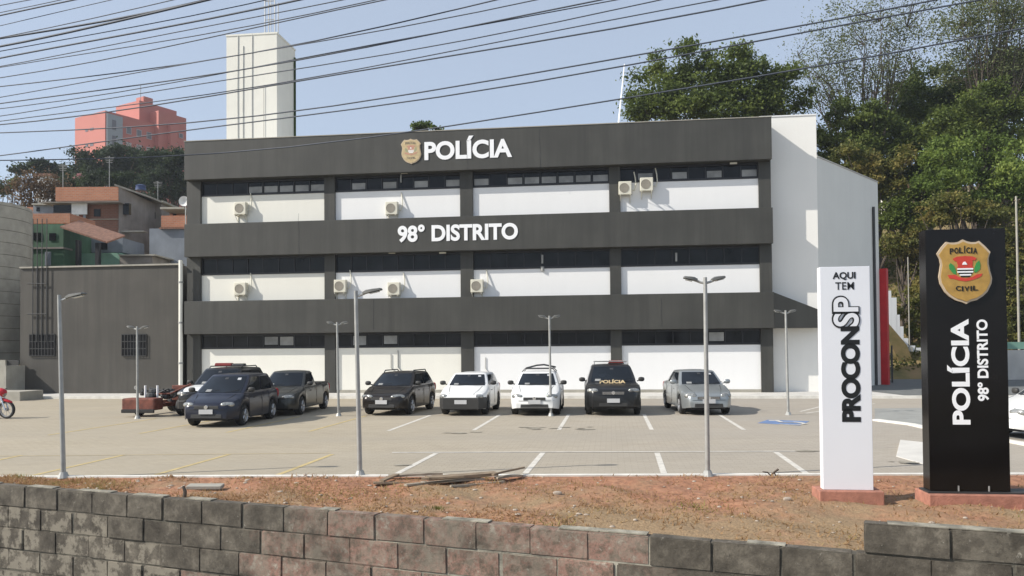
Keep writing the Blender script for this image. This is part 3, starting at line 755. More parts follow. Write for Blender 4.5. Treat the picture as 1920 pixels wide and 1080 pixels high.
o = empty('drain_stack', FW(wp[0], .12, .1), FA, 'tall white drain pipe between the grey annex and the police station', 'drain pipe')
MB().tube([(0, 0, 0), (0, 0, zt_ - .1)], .10, 12).build('pipe', 'cream', o, smooth=50)
mb = MB(); 
for z in (1.5, 3.5, 5.5): mb.lathe((0, 0, z), [(-.04, .12), (.04, .12)], 'z', 12)
mb.build('pipe_clamp', 'steel', o)

# block tower at the left frame edge
tb = empty('ringed_block_building', FW(0, 0), FA, 'tall round pale concrete tower with horizontal joints at the left edge', 'building')
tx1 = F(42, 500, -.1)[0]; tz = F(20, 362, -.1)[2]
zc = F(20, 686, -.1)[2]; RC = 3.2
cx_ = tx1 - RC * .90 - 2.95; cy_ = RC - .32
mb = MB(); zz = zc
while zz < tz - .05:
    z2 = min(zz + .66, tz); mb.lathe((cx_, cy_, 0), [(zz + .012, .01), (zz + .012, RC), (z2 - .012, RC), (z2 - .012, .01)], 'z', 64); zz = z2
mb.build('wall_ring', 'concrete', tb, smooth=30)
MB().lathe((cx_, cy_, 0), [(zc, .01), (zc, RC - .03), (tz - .02, RC - .03), (tz - .02, .01)], 'z', 48).build('core', 'mortar', tb, smooth=30)
dx0, dx1 = F(10, 700, -.1)[0], F(32, 700, -.1)[0]
MB().box(dx0, dx1, .0, .06, .1, zc + .3).build('door', 'plastic', tb)
MB().box(tx1 - 9, dx0 - .002, -.1, .2, .1, zc + .3).build('lower_wall', 'concrete', tb)
fx = F(37, 700, -.6)[0]
MB().box(dx1 + .003, dx1 + .13, -1.0, .29, .1, zc + .02).build('fin_wall', 'concrete', tb)
lx0, lx1 = F(-60, 760, -1.6)[0], F(106, 760, -1.6)[0]
o = MB().box(lx0, lx1, -4.0, -2.51, -.02, .42).build('low_concrete_step', 'concrete', bevel=.02)
o.location = FO; o.rotation_euler = (0, 0, FA); tag(o, 'low grey concrete step before the left buildings, beside the motorcycle', 'step')

# ================================================================ LIT WATER TOWER, favela houses, pink block
def pxbox(name, m, x0, x1, yt, yb, Y, dep, parent=None, z0=None, rz=0.0, bevel=0):
    a, b = W(x0, yb, Y), W(x1, yt, Y); zb = a.z if z0 is None else z0
    mb = MB().box(a.x, b.x, Y, Y + dep, zb, b.z)
    return mb.build(name, m, parent, bevel=bevel)
TY = 46.0
pt_ = W(472, 400, TY); tw = empty('water_tower', (pt_.x, TY, 0), FA, 'tall cream square water tower rising behind the police station roof', 'tower')
hw = 50 / FPX * TY; tzt = W(472, 66, TY).z; tdep = 2.7
MB().box(-hw, hw, 0, tdep, 4, tzt).build('shaft', 'tower', tw)
MB().box(-hw - .03, hw + .03, -.03, tdep + .03, tzt + .003, tzt + .10).build('rim', 'tower', tw)
mb = MB()
for xx, z0, z1 in ((-.82, 13.9, tzt), (-.5, 12.6, tzt - .6), (.05, 12.4, tzt + .1)):
    mb.tube([(xx, -.02, z0), (xx - .02, -.02, (z0 + z1) / 2), (xx, -.02, z1)], .018, 6)
mb.tube([(.75, -.04, 12.4), (.75, -.04, tzt - 3)], .012, 5)
mb.build('riser_pipe', 'steel', tw)
mb = MB(); rz_ = tzt
for x, y in ((.55, .6), (1.15, .6), (.55, 1.1), (1.15, 1.1)): mb.tube([(x, y, rz_), (x, y, rz_ + (3.4 if x < 1 else 2.3))], .03, 6)
for z in (1.1, 2.2): mb.tube([(.55, .6, rz_ + z), (1.15, .6, rz_ + z)], .025, 6); mb.tube([(.55, 1.1, rz_ + z), (1.15, 1.1, rz_ + z)], .025, 6)
mb.tube([(.8, .85, rz_), (.8, .85, rz_ + 5)], .02, 6)
mb.build('roof_ladder', 'steel', tw)
mb = MB().tube([(hw + .06, .3 + tdep - .5, 11.5), (hw + .06, tdep - .2, tzt - .5)], .07, 8); mb.build('side_pipe', 'leafdark', tw)

# terrain behind
def hz(x, y):
    k = 1 / (1 + math.exp(-(x - 12) / 6)); s_ = .24 * (1 - k) + .50 * k
    y0 = 49 + 3 * (1 - k) - .0 * x; d = max(0, y - y0)
    h = s_ * min(d, 30) + .22 * max(0, min(d - 30, 150))
    return h
dv = []; df = []; XS = np.linspace(-180, 200, 120); YS = np.linspace(49, 330, 90)
for x in XS:
    for y in YS: dv.append((x, y, hz(x, y) - .06 + (random.uniform(-.3, .3) if y > 54 else 0)))
nY = len(YS)
for i in range(len(XS) - 1):
    for j in range(nY - 1): a = i * nY + j; df.append((a, a + nY, a + nY + 1, a + 1))
struct(MB().add(dv, df).build('hillside', 'hill', smooth=80))

def house(name, label, cat='house'): return empty(name, (0, 0, 0), 0, label, cat)
def based(o, x, y, z):
    """move an empty to its base without moving its children"""
    for c in kids(o): c.location = Vector(c.location) - Vector((x, y, z))
    o.location = (x, y, z)
h = house('brick_house', 'unplastered orange brick house with flat roof edge on the hillside left')
Y1 = 56
pxbox('upper_wall', 'orangebrick', 104, 222, 350, 377, Y1, 3.5, h)
pxbox('roof_slab', 'render', 76, 223, 377.3, 380, Y1 - .6, 4.0, h)
pxbox('lower_wall', 'redbrick', 134, 222, 380.3, 445, Y1 + .2, 3.2, h, z0=4)
pxbox('side_wall', 'render', 222.3, 224, 350, 445, Y1 + .02, 6.0, h, z0=4)
pxbox('balcony_opening', 'glass', 100, 134, 384, 398, Y1 - .15, .2, h)
pxbox('white_sheet', 'cloth', 134, 163, 380.5, 402, Y1 - .2, .08, h)
pxbox('window', 'glass', 176, 188, 392, 406, Y1 + .15, .1, h)
for k, (a_, m_) in enumerate(((137, 'mint'), (143, 'cloth'), (150, 'rust'), (156, 'bluegrey'))): pxbox('garment', m_, a_, a_ + 4.5, 402.5, 409, Y1 - .1, .03, h)
pxbox('beam', 'concrete', 134, 222, 410, 412, Y1 + .1, .1, h)
based(h, W(165, 400, Y1).x, Y1, 2)
h = house('rendered_house', 'grey cement rendered house with a small window beside the brick house')
a = W(223, 440, Y1)
mb = MB(); A0, A1 = W(223.5, 350, Y1), W(268, 372, Y1 + 2)
mb.add([(A0.x, Y1, 3), (A1.x, Y1 + 2, 3), (A1.x, Y1 + 6, 3), (A0.x, Y1 + 6, 3), (A0.x, Y1, A0.z), (A1.x, Y1 + 2, A1.z), (A1.x, Y1 + 6, A1.z), (A0.x, Y1 + 6, A0.z)],
       [(0, 3, 2, 1), (4, 5, 6, 7), (0, 1, 5, 4), (1, 2, 6, 5), (2, 3, 7, 6), (3, 0, 4, 7)])
mb.build('wall', 'render', h)
w1 = pxbox('window', 'glass', 231, 242, 381, 402, Y1 + .25, .3, h)
pxbox('ledge', 'concrete', 222, 270, 432, 435, Y1 + .2, .6, h)
pxbox('doorway', 'paleconc', 238, 250, 455, 478, Y1 + .3, .5, h)
mb = MB(); mb.add([(A0.x - .2, Y1 - .3, A0.z + .02), (A1.x + .6, Y1 + 1.7, A1.z + .0), (A1.x + .6, Y1 + 6, A1.z), (A0.x - .2, Y1 + 6, A0.z + .02), (A0.x - .2, Y1 - .3, A0.z + .15), (A1.x + .6, Y1 + 1.7, A1.z + .12), (A1.x + .6, Y1 + 6, A1.z + .12), (A0.x - .2, Y1 + 6, A0.z + .15)],
       [(0, 3, 2, 1), (4, 5, 6, 7), (0, 1, 5, 4), (1, 2, 6, 5), (2, 3, 7, 6), (3, 0, 4, 7)]); mb.build('roof', 'concrete', h)
based(h, A0.x + 1, Y1 + 3, 2)
h = house('cement_house', 'bare grey cement house right of the rendered one, under the trees')
pxbox('wall', 'render', 268, 303, 380, 480, 60, 5, h, z0=3); pxbox('roof', 'concrete', 266, 306, 376, 380, 59.8, 5.4, h); pxbox('window', 'glass', 284, 291, 398, 410, 59.95, .2, h)
based(h, W(285, 400, 60).x, 60, 2)
h = house('blue_grey_house', 'low blue grey house with a clay strip roof close to the police station')
pxbox('wall', 'bluegrey', 280, 352, 428, 500, 52, 6, h, z0=3); pxbox('upper_wall', 'orangebrick', 302, 352, 404, 426, 54, 4, h); pxbox('roof', 'tile', 298, 354, 426.3, 429, 51.8, 5, h)
pxbox('lean_to_roof', 'concrete', 300, 345, 388, 392, 56, 3, h); 
based(h, W(316, 400, 52).x, 52, 2)
h = house('green_house', 'dark green painted house above the grey annex roof')
pxbox('wall', 'greenwall', 30, 119, 420, 560, 48, 4, h, z0=3); pxbox('mid_ledge', 'render', 30, 119, 463, 467, 47.9, 1, h); pxbox('parapet', 'orangebrick', 52, 131, 400, 419.7, 49, 3, h)
A, B = W(116, 428, 47.5), W(204, 457, 47.5)
mb = MB().add([(A.x, 47.3, A.z), (B.x, 47.3, B.z), (B.x, 49.5, B.z + .7), (A.x, 49.5, A.z + .7), (A.x, 47.3, A.z + .1), (B.x, 47.3, B.z + .1), (B.x, 49.5, B.z + .8), (A.x, 49.5, A.z + .8)],
       [(0, 3, 2, 1), (4, 5, 6, 7), (0, 1, 5, 4), (1, 2, 6, 5), (2, 3, 7, 6), (3, 0, 4, 7)]); mb.build('porch_roof', 'tile', h)
pxbox('porch_post', 'frame', 141, 148, 450, 560, 48.2, .3, h, z0=4); pxbox('porch_post', 'frame', 178, 185, 455, 560, 48.2, .3, h, z0=4)
pxbox('window', 'glass', 62, 76, 436, 450, 47.95, .1, h); pxbox('window', 'glass', 92, 104, 437, 451, 47.95, .1, h); pxbox('door', 'bluegrey', 84, 95, 472, 498, 47.95, .1, h)
based(h, W(75, 400, 48).x, 48, 2)
h = house('mint_house', 'pale mint green house wall just above the grey annex')
pxbox('wall', 'mint', 119, 224, 474, 560, 49.5, 4, h, z0=3); pxbox('side_room', 'render', 224.3, 286, 480, 560, 49.4, 4, h, z0=3); pxbox('roof', 'concrete', 222, 290, 476.5, 479.7, 49.2, 4.5, h)
pxbox('upper_room', 'bluegrey', 165, 230, 446, 473.7, 51.2, 3, h); pxbox('window', 'glass', 188, 200, 455, 468, 51.1, .2, h)
based(h, W(170, 400, 49.5).x, 49.5, 2)
extra = [('tin_shed', 'small tin roofed shed wedged between the brick house and the green house', 'shed', 62, 100, 384, 400, 58, 'bluegrey', 'concrete'),
         ('hut', 'small orange brick hut right of the cement house, under the dish', 'hut', 318, 345, 396, 404, 58, 'orangebrick', 'concrete')]
for nm, lb, ct, x0, x1, y0, y1, Yh, m1, m2 in extra:
    h = house(nm, lb, ct)
    pxbox('wall', m1, x0, x1, y0, y1 + 20, Yh, 3, h, z0=3); pxbox('roof', m2, x0 - 3, x1 + 3, y0 - 3, y0 - .2, Yh - .3, 3.6, h); pxbox('window', 'glass', x0 + 6, x0 + 12, y0 + 5, y0 + 12, Yh - .05, .1, h)
    based(h, W((x0 + x1) / 2, y0, Yh).x, Yh, 3)
for i, (px, py, hh, Yh) in enumerate(((118, 349, 1.6, 57), (205, 349, 2.2, 58), (296, 376, 1.5, 61))):
    p = W(px, py, Yh); o = empty('roof_aerial', p, 0, ['thin television aerial on the left end of the brick house roof', 'tall thin aerial on the right end of the brick house roof', 'short aerial on the bare cement house roof'][i], 'aerial')
    MB().tube([(0, 0, -.3), (0, 0, hh)], .025, 5).build('mast', 'steel', o)
    mb = MB()
    for k in range(4): mb.tube([(-.35 + .04 * k, -.0, hh - .1 - k * .12), (.35 - .04 * k, 0, hh - .1 - k * .12)], .014, 4)
    mb.tube([(0, -.3, hh - .1), (0, .3, hh - .1)], .014, 4); mb.build('element', 'steel', o)
h = house('far_white_house', 'small pale far house seen through the thin reddish tree')
pxbox('wall', 'cloth', 64, 96, 330, 372, 95, 6, h, z0=6); pxbox('roof', 'tile', 62, 98, 325, 330, 94.8, 6.4, h); pxbox('window', 'glass', 74, 82, 345, 355, 94.9, .2, h)
pxbox('annex_wall', 'orangebrick', 48, 63, 388, 400, 60, 3, h)
based(h, W(80, 340, 95).x, 95, 6)
o = MB().lathe((0, 0, 0), [(0, .02), (0, .55), (.5, .5), (.6, .55), (.72, .3), (.75, .02)], 'z', 18).build('water_tank', 'bluetank', smooth=40); p = W(264, 357, 60); o.location = p; o.scale = (.7, .7, .6)
tag(o, 'small blue water tank on the roof behind the rendered house', 'water tank')
dsh = empty('satellite_dish', W(347, 388, 53), 0, 'pale satellite dish on a pole at the left corner of the police station', 'satellite dish')
MB().lathe((0, -.1, .35), [(-.10, .34), (-.02, .2), (0.02, .01), (.0, .01), (-.04, .2), (-.115, .34)], 'y', 20).build('dish', 'cloth', dsh, smooth=50)
MB().tube([(0, .1, -1.6), (0, .1, .3)], .04, 6).build('mast', 'steel', dsh)

# pink apartment block
pc_ = W(197, 300, 150); al = R(60)
pk = empty('pink_apartment_block', (pc_.x, 150, 18), al, 'tall salmon pink apartment block far off above the trees on the left', 'building')
zt_ = W(197, 207, 150).z - 18
MB().box(0, 10.5, 0, 9.6, 0, zt_).build('wing', 'pink', pk)
MB().box(.2, 3.4, -.3, -.003, 0, zt_ - .5).build('stair_panel', 'pinkgrey', pk)
c2_ = W(261, 300, 158); loc = (c2_.x - pc_.x, 8.0); ca, sa = math.cos(-al), math.sin(-al)
lx, ly = loc[0] * ca - loc[1] * sa, loc[0] * sa + loc[1] * ca
zt2 = W(261, 188, 158).z - 18
MB().box(lx, lx + 8.6, ly, ly + 7.5, 0, zt2).build('stair_tower', 'pink', pk)
MB().box(lx + 1.4, lx + 3.4, ly + .5, ly + 3, zt2 + .003, zt2 + 1.3).build('lift_housing', 'pink', pk)
MB().box(10.52, 17.0, -1.2, 8, 0, zt2 - 1.9).build('wing', 'pink', pk)
MB().box(17.02, 23.5, 1.5, 8, 0, zt_ - 2.2).build('wing', 'pink', pk)
MB().box(12.5, 14.2, -2.2, -1.203, 0, zt2 - 4.2).build('shaft', 'pink', pk)
MB().box(16.9, 23.6, 1.4, 8.1, zt_ - 2.197, zt_ - 1.7).build('roof', 'pinkgrey', pk)
def fwin(x, z, w_=1.3, h_=1.5, m='bldwin', y=-.06):
    f = MB().box(x, x + w_, y - .03, y + .055, z, z + h_).build('window', 'bldpale', pk)
    MB().box(x + .12, x + w_ - .12, y - .05, y - .032, z + .12, z + h_ - .12).build('pane', m, f)
for fl in range(4):
    z = zt_ - 3.4 - fl * 3.0
    for x in (4.3, 6.5, 8.7): fwin(x, z, 1.1, 1.4, 'bldpale' if (fl + int(x)) % 2 else 'bldwin')
    MB().box(1.2, 2.0, -.36, -.302, z, z + 1.9).build('stair_window', 'bldwin', pk)
    fwin(15.2, z + 1.5, 1.0, 1.0, 'bldwin', -1.26)
    MB().box(-.05, -.003, 3.6, 4.7, z + .2, z + .7).build('vent_window', 'bldwin', pk)
    MB().box(-.05, -.003, 5.3, 6.2, z + .2, z + .7).build('vent_window', 'bldwin', pk)
MB().tube([(lx + 1, ly + 1, zt2), (lx + 1, ly + 1, zt2 + 3.6)], .06, 5).build('mast', 'steel', pk)

# radio mast over the roof, centre right
p = W(1160, 230, 44); o = empty('roof_antenna', (p.x, 44, 8), 0, 'slender white whip antenna rising behind the roof left of the big tree', 'antenna')
q2 = W(1171, 120, 44)
MB().tube([(0, 0, 0), (0, 0, p.z - 8), (q2.x - p.x, 0, q2.z - 8)], [.06, .05, .03], 6).build('mast', 'letter', o)
MB().tube([(-.3, 0, 5.0), (.3, 0, 5.0)], .03, 6).build('stay', 'steel', o)
p = W(1110, 231, 42); o = empty('roof_vent', (p.x, 42, 11.8), 0, 'tiny pale vent cowl poking above the roof edge', 'vent')
MB().lathe((0, 0, 0), [(0, .1), (.9, .1)], 'z', 10).build('pipe', 'letter', o); MB().ell((0, 0, 1.0), (.18, .18, .14), 10, 6).build('cowl', 'steel', o, smooth=60)

# stepped white retaining wall and hillside bits on the right
sw = empty('stepped_wall', (0, 0, 0), 0, 'white stepped retaining wall descending the slope behind the red post', 'wall')
mb = MB(); stp = [(1650, 1660, 531), (1660, 1671, 545), (1671, 1681, 558), (1681, 1687, 590), (1687, 1694, 612), (1694, 1703, 634), (1703, 1716, 648), (1716, 1745, 652)]
YW = 53.0
for a, b, t in stp: A, B = W(a, t, YW), W(b, t, YW); mb.box(A.x + .001, B.x - .001, YW, YW + .4, 0, A.z)
mb.build('wall', 'white', sw)
mb = MB(); A, B = W(1655, 600, YW - .8), W(1690, 665, YW - .8); C_ = W(1708, 690, YW - .8)
mb.slab([(A.x, A.z), (A.x, A.z - .9), (B.x, B.z - 1.2), (C_.x, C_.z - .9), (C_.x, C_.z + .2), (B.x + .2, B.z + .6)], YW - 1.2, YW - .002); mb.build('ramp_planting', 'hill', sw)
based(sw, W(1680, 600, YW).x, YW, 0)
rl = empty('access_gate', FW(*toL(W(1664, 700, 45)), .1), FA, 'small dark metal gate post with a grille beside the red post', 'gate')
MB().tube([(.25, 0, 0), (.25, 0, 2.1)], .05, 8).build('post', 'darkmetal', rl)
mb = MB()
for k in range(6): mb.tube([(-.25 + .09 * k, 0, .1), (-.25 + .09 * k, 0, 1.7)], .012, 5)
for z in (.2, .9, 1.6): mb.tube([(-.3, 0, z), (.25, 0, z)], .015, 5)
mb.build('grille', 'steel', rl)
h = house('hillside_house', 'small cream and brown house half hidden by trees on the right hillside')
pxbox('wall', 'render', 1676, 1712, 352, 396, 84, 5, h, z0=12); pxbox('roof', 'tile', 1672, 1718, 345, 352, 83.6, 6, h); pxbox('balcony', 'cloth', 1678, 1705, 374, 379, 83.3, .6, h)
pxbox('side_wall', 'cream', 1656, 1676, 366, 400, 84.5, 4, h, z0=12); pxbox('window', 'glass', 1682, 1702, 356, 371, 83.9, .2, h)
based(h, W(1690, 380, 84).x, 84, 14)
bw = empty('boundary_wall', (0, 0, 0), 0, 'pale boundary wall with a blue strip on top behind the black totem, right edge', 'wall')
pxbox('wall', 'paleconc', 1868, 2060, 655, 735, 47.5, .3, bw, z0=0); pxbox('blue_strip', 'mint', 1880, 2060, 640, 654.6, 47.6, .25, bw)
based(bw, W(1950, 700, 47.5).x, 47.5, 0)
p = W(1907, 460, 50); o = empty('utility_pole', (p.x, 50, 0), 0, 'slim pale concrete utility pole on the slope at the right edge', 'pole')
MB().tube([(0, 0, 0), (0, 0, W(1905, 368, 50).z)], [.08, .06], 8).build('shaft', 'concrete', o, smooth=50); MB().tube([(-.12, 0, W(1905, 376, 50).z), (.25, 0, W(1905, 374, 50).z)], .03, 6).build('bracket', 'wood', o)
p = W(1703, 520, 52); o = empty('slope_post', (p.x, 52, 2), 0, 'thin grey post standing on the earth slope between the totems', 'post')
MB().tube([(0, 0, 0), (0, 0, W(1703, 482, 52).z - 2)], .035, 8).build('shaft', 'concrete', o); MB().box(-.14, .14, -.14, .14, -.2, .1).build('footing', 'concrete', o)

# ================================================================ TREES
def crown_mesh(name, m, blobs, n, size, parent, clump=.55, per=26, flat=1.0, shell=.55):
    """blobs: (x,y,z,rx,ry,rz) local ellipsoids; clumps of small leaf quads near their skins"""
    vol = np.array([b[3] * b[4] * b[5] for b in blobs]) ** .75; vol /= vol.sum()
    if shell > .45 and n > 3000: n = int(n * 1.5); size *= .85
    nc = max(1, n // per)
    if shell > .45:                                  # boughs first, then leaf clumps on the upper side of each bough
        nb_ = max(6, nc // 9); ib = rng.choice(len(blobs), nb_, p=vol); Bb = np.array(blobs)[ib]
        db = rng.normal(size=(nb_, 3)); db /= np.linalg.norm(db, axis=1)[:, None]
        rb_ = (shell + (1 - shell) * rng.random(nb_) ** .5) * rng.uniform(.8, 1.12, nb_)
        bc = Bb[:, :3] + db * rb_[:, None] * Bb[:, 3:6]; br = Bb[:, 3:6].mean(1) * rng.uniform(.16, .36, nb_); bt = rng.uniform(0, 1, nb_)
        k_ = rng.integers(0, nb_, nc); d = rng.normal(size=(nc, 3)); d[:, 2] = np.abs(d[:, 2]) * .9 - .25; d /= np.linalg.norm(d, axis=1)[:, None]
        cc = bc[k_] + d * (br[k_] * rng.uniform(.75, 1.1, nc))[:, None] * np.array([1, 1, .7]); tone_c = bt[k_] * .7 + rng.uniform(0, .3, nc)
        clump *= .8
    else:
        idx = rng.choice(len(blobs), nc, p=vol); B = np.array(blobs)[idx]
        d = rng.normal(size=(nc, 3)); d /= np.linalg.norm(d, axis=1)[:, None]
        rad = shell + (1 - shell) * rng.random(nc) ** .5; rad *= rng.uniform(.86, 1.14, nc)
        cc = B[:, :3] + d * rad[:, None] * B[:, 3:6]; tone_c = rng.uniform(0, 1, nc)
    cs = clump * rng.uniform(.5, 1.4, nc)
    pos = np.repeat(cc, per, 0) + rng.normal(size=(nc * per, 3)) * np.repeat(cs, per)[:, None] * np.array([.55, .55, .42 * flat])
    tone = np.repeat(tone_c, per) + rng.normal(0, .12, nc * per)
    k = nc * per
    nrm = rng.normal(size=(k, 3)) + np.repeat(d, per, 0) * .7 + np.array([0, 0, .6]); nrm /= np.linalg.norm(nrm, axis=1)[:, None]
    a = np.cross(nrm, rng.normal(size=(k, 3))); a /= np.linalg.norm(a, axis=1)[:, None]; b = np.cross(nrm, a)
    s = size * rng.uniform(.5, 1.3, k)[:, None]
    V = np.stack([pos - a * s, pos - b * s * .55, pos + a * s, pos + b * s * .55], 1)
    return fastmesh(name, V, m, tone, parent), cc
def tree(name, label, px, Y, blobpx, leaf, n, size, trunk_r=.25, clump=.6, per=26, shell=.55, limbs=14, group=None, zbase=None, ydepth=.8, extra=None, cat='tree', fork=.35, spread_limb=False):
    """blobpx: (px, py, rx_px, ry_px) crown lobes measured at distance Y"""
    c = W(px, 600, Y); zb = hz(c.x, Y) - .3 if zbase is None else zbase
    r = empty(name, (c.x, Y, zb), 0, label, cat, group)
    bl = []
    for bx, by, rx, ry in blobpx:
        p = W(bx, by, Y); k = Y / FPX; bl.append((p.x - c.x, random.uniform(-.3, .3) * rx * k, p.z - zb, rx * k, rx * k * ydepth, ry * k))
    _, cc = crown_mesh('crown', leaf, bl, n, size, r, clump, per, shell=shell)
    mz = min(b[2] - b[5] * .3 for b in bl); mz = max(mz, .6)
    mx_ = sum(b[0] for b in bl) / len(bl)
    fk = Vector((mx_ * .3, 0, mz * (1 - fork))); nodes_ = []
    mb = MB().tube([(0, 0, -.5), (fk.x * .4, 0, fk.z * .5), tuple(fk)], [trunk_r * 1.25, trunk_r, trunk_r * .8], 9)
    for i in rng.choice(len(cc), min(limbs, len(cc)), replace=False):
        t = Vector(cc[i]); f0 = random.uniform(.45, 1.0); st = Vector((fk.x * f0, 0, fk.z * f0)); D_ = (t - st).length
        m1 = st.lerp(t, .3) + Vector((random.uniform(-.06, .06) * D_, random.uniform(-.06, .06) * D_, -.07 * D_)); m_ = st.lerp(t, .65) + Vector((random.uniform(-.05, .05) * D_, random.uniform(-.05, .05) * D_, -.03 * D_))
        tr_ = trunk_r * (.34 if spread_limb else .5)
        for a1, a2 in ((st, m1), (m1, m_), (m_, t)): nodes_ += [tuple(a1.lerp(a2, q / 3)) for q in (1, 2, 3)]
        mb.tube([tuple(st), tuple(m1), tuple(m_), tuple(t)], [tr_, tr_ * .7, tr_ * .42, tr_ * .12], 6)
        for q_ in range(3 if spread_limb else 0):
            b_ = m1.lerp(m_, random.random()); t2 = b_ + (t - b_) * random.uniform(.5, .9) + Vector((random.uniform(-.22, .22), random.uniform(-.2, .2), random.uniform(-.02, .25))) * D_
            mb.tube([tuple(b_), tuple(b_.lerp(t2, .5) - Vector((0, 0, .03 * D_))), tuple(t2)], [tr_ * .38, tr_ * .22, tr_ * .07], 5)
    if spread_limb:
        nd = np.array(nodes_)
        for i in rng.choice(len(cc), min(110, len(cc)), replace=False):
            c_ = np.array(cc[i]); dd = np.linalg.norm(nd - c_, axis=1) + np.maximum(0, nd[:, 2] - c_[2]) * 2; a_ = Vector(nd[int(dd.argmin())]); b_ = Vector(c_); l_ = (b_ - a_).length
            mb.tube([tuple(a_), tuple(a_.lerp(b_, .5) + Vector((0, 0, -.06 * l_))), tuple(b_)], [.045, .03, .012], 4)
    mb.build('trunk', 'bark', r, smooth=60)
    if extra: crown_mesh('blossom', extra[0], [(p[0], -.5, p[1], p[2], .4, p[3]) for p in [(W(e[0], e[1], Y).x - c.x, W(e[0], e[1], Y).z - zb, e[2] * Y / FPX, e[3] * Y / FPX) for e in extra[1]]], extra[2], size * .9, r, .25)
    return r
TG = 'trees on the hillside behind the buildings'
tree('broadleaf_tree', 'big dense dark green tree rising directly behind the roof centre right', 1340, 62,
     [(1215, 180, 45, 42), (1245, 130, 38, 40), (1285, 118, 38, 38), (1290, 170, 60, 50), (1345, 150, 50, 48), (1395, 115, 34, 40), (1410, 165, 55, 48), (1460, 165, 50, 36), (1492, 182, 32, 26), (1380, 205, 100, 35), (1240, 210, 70, 30)],
     'leafmid', 26000, .17, .4, .8, 24, group=TG)
tree('feathery_tree', 'tall sparse feathery tree with bare branches against the sky, right of the big tree', 1650, 66,
     [(1530, 110, 40, 55), (1560, 50, 45, 50), (1600, 110, 55, 60), (1640, 40, 55, 50), (1560, 170, 50, 35), (1690, 90, 45, 70), (1720, 30, 50, 50), (1650, 160, 45, 35), (1510, 150, 25, 30)],
     'leafsparse', 15000, .095, .36, 1.1, 40, shell=.25, limbs=26, group=TG, fork=.15, spread_limb=True)
tree('feathery_tree', 'tall thin leaved tree reaching the top right corner', 1850, 64,
     [(1790, 60, 50, 60), (1850, 30, 55, 55), (1900, 80, 50, 80), (1840, 120, 50, 50), (1780, 130, 35, 40), (1900, 10, 60, 40)],
     'leafsparse', 17000, .10, .36, 1.1, 40, shell=.25, limbs=28, group=TG, fork=.15, spread_limb=True)
tree('broadleaf_tree', 'dark green tree with a pointed crown left of the top right corner tree', 1740, 70,
     [(1690, 205, 60, 50), (1740, 175, 55, 45), (1770, 210, 60, 60), (1720, 250, 70, 45), (1820, 180, 55, 55), (1800, 250, 55, 40)], 'leafdark', 18000, .18, .4, .8, 24, group=TG)
tree('broadleaf_tree', 'dark tree filling the right edge below the thin leaved tree', 1890, 68,
     [(1880, 170, 55, 55), (1915, 230, 60, 60), (1860, 240, 50, 40), (1940, 150, 50, 60), (1900, 120, 40, 30)], 'leafdark', 13000, .18, .35, .8, 24, group=TG)
tree('broadleaf_tree', 'yellow green tree just right of the white end wall top', 1600, 63,
     [(1570, 245, 45, 32), (1610, 225, 50, 35), (1650, 250, 50, 45), (1590, 290, 45, 35), (1645, 300, 50, 40), (1560, 270, 30, 30)], 'leafmid', 15000, .16, .3, .65, 24, group=TG)
tree('olive_tree', 'olive brown tinged tree above the grey side wall', 1640, 58,
     [(1600, 300, 35, 28), (1640, 320, 45, 30), (1680, 300, 40, 30), (1660, 345, 35, 20)], 'leafolive', 7000, .14, .25, .55, 22, group=TG)
tree('broadleaf_tree', 'bright green bushy tree above the black totem', 1810, 56,
     [(1790, 300, 60, 40), (1850, 290, 60, 45), (1905, 310, 60, 50), (1820, 350, 75, 45), (1890, 370, 60, 45), (1760, 345, 45, 35), (1940, 350, 50, 60)], 'leafbright', 22000, .14, .3, .6, 26, group=TG)
tree('olive_tree', 'golden orange tinged bush just above the black totem', 1800, 53,
     [(1790, 385, 35, 25), (1830, 400, 40, 25), (1760, 400, 35, 25), (1860, 405, 30, 22)], 'leafolive', 7000, .12, .18, .45, 24, group=TG)
tree('broadleaf_tree', 'green bush between the grey side wall and the black totem', 1700, 57,
     [(1690, 405, 35, 25), (1720, 380, 35, 30), (1665, 400, 20, 30), (1735, 420, 30, 25)], 'leafmid', 7000, .13, .2, .5, 24, group=TG)
tree('olive_tree', 'low olive scrub on the earth slope between the totems', 1705, 54,
     [(1715, 560, 22, 40), (1720, 610, 18, 25), (1690, 580, 12, 20)], 'leafolive', 3600, .11, .10, .4, 20, cat='shrub', limbs=8)
tree('broadleaf_tree', 'dry brown and green thicket high on the earth slope between the totems', 1690, 56,
     [(1680, 460, 30, 25), (1715, 450, 28, 30), (1720, 500, 22, 28)], 'leafolive', 5000, .11, .14, .4, 24, group=TG, shell=.3)
tree('broadleaf_tree', 'green tree behind the right edge of the black totem', 1910, 52,
     [(1905, 450, 35, 40), (1915, 520, 35, 45), (1900, 580, 30, 40), (1930, 600, 30, 40), (1885, 470, 20, 40), (1900, 625, 30, 22)], 'leafolive', 11000, .13, .2, .5, 24, group=TG)
tree('broadleaf_tree', 'small tree top peeping over the roof above the gold badge', 795, 70,
     [(785, 243, 18, 9), (808, 243, 20, 7), (795, 238, 12, 8)], 'leafdark', 1800, .16, .2, .35, 20, group=TG)
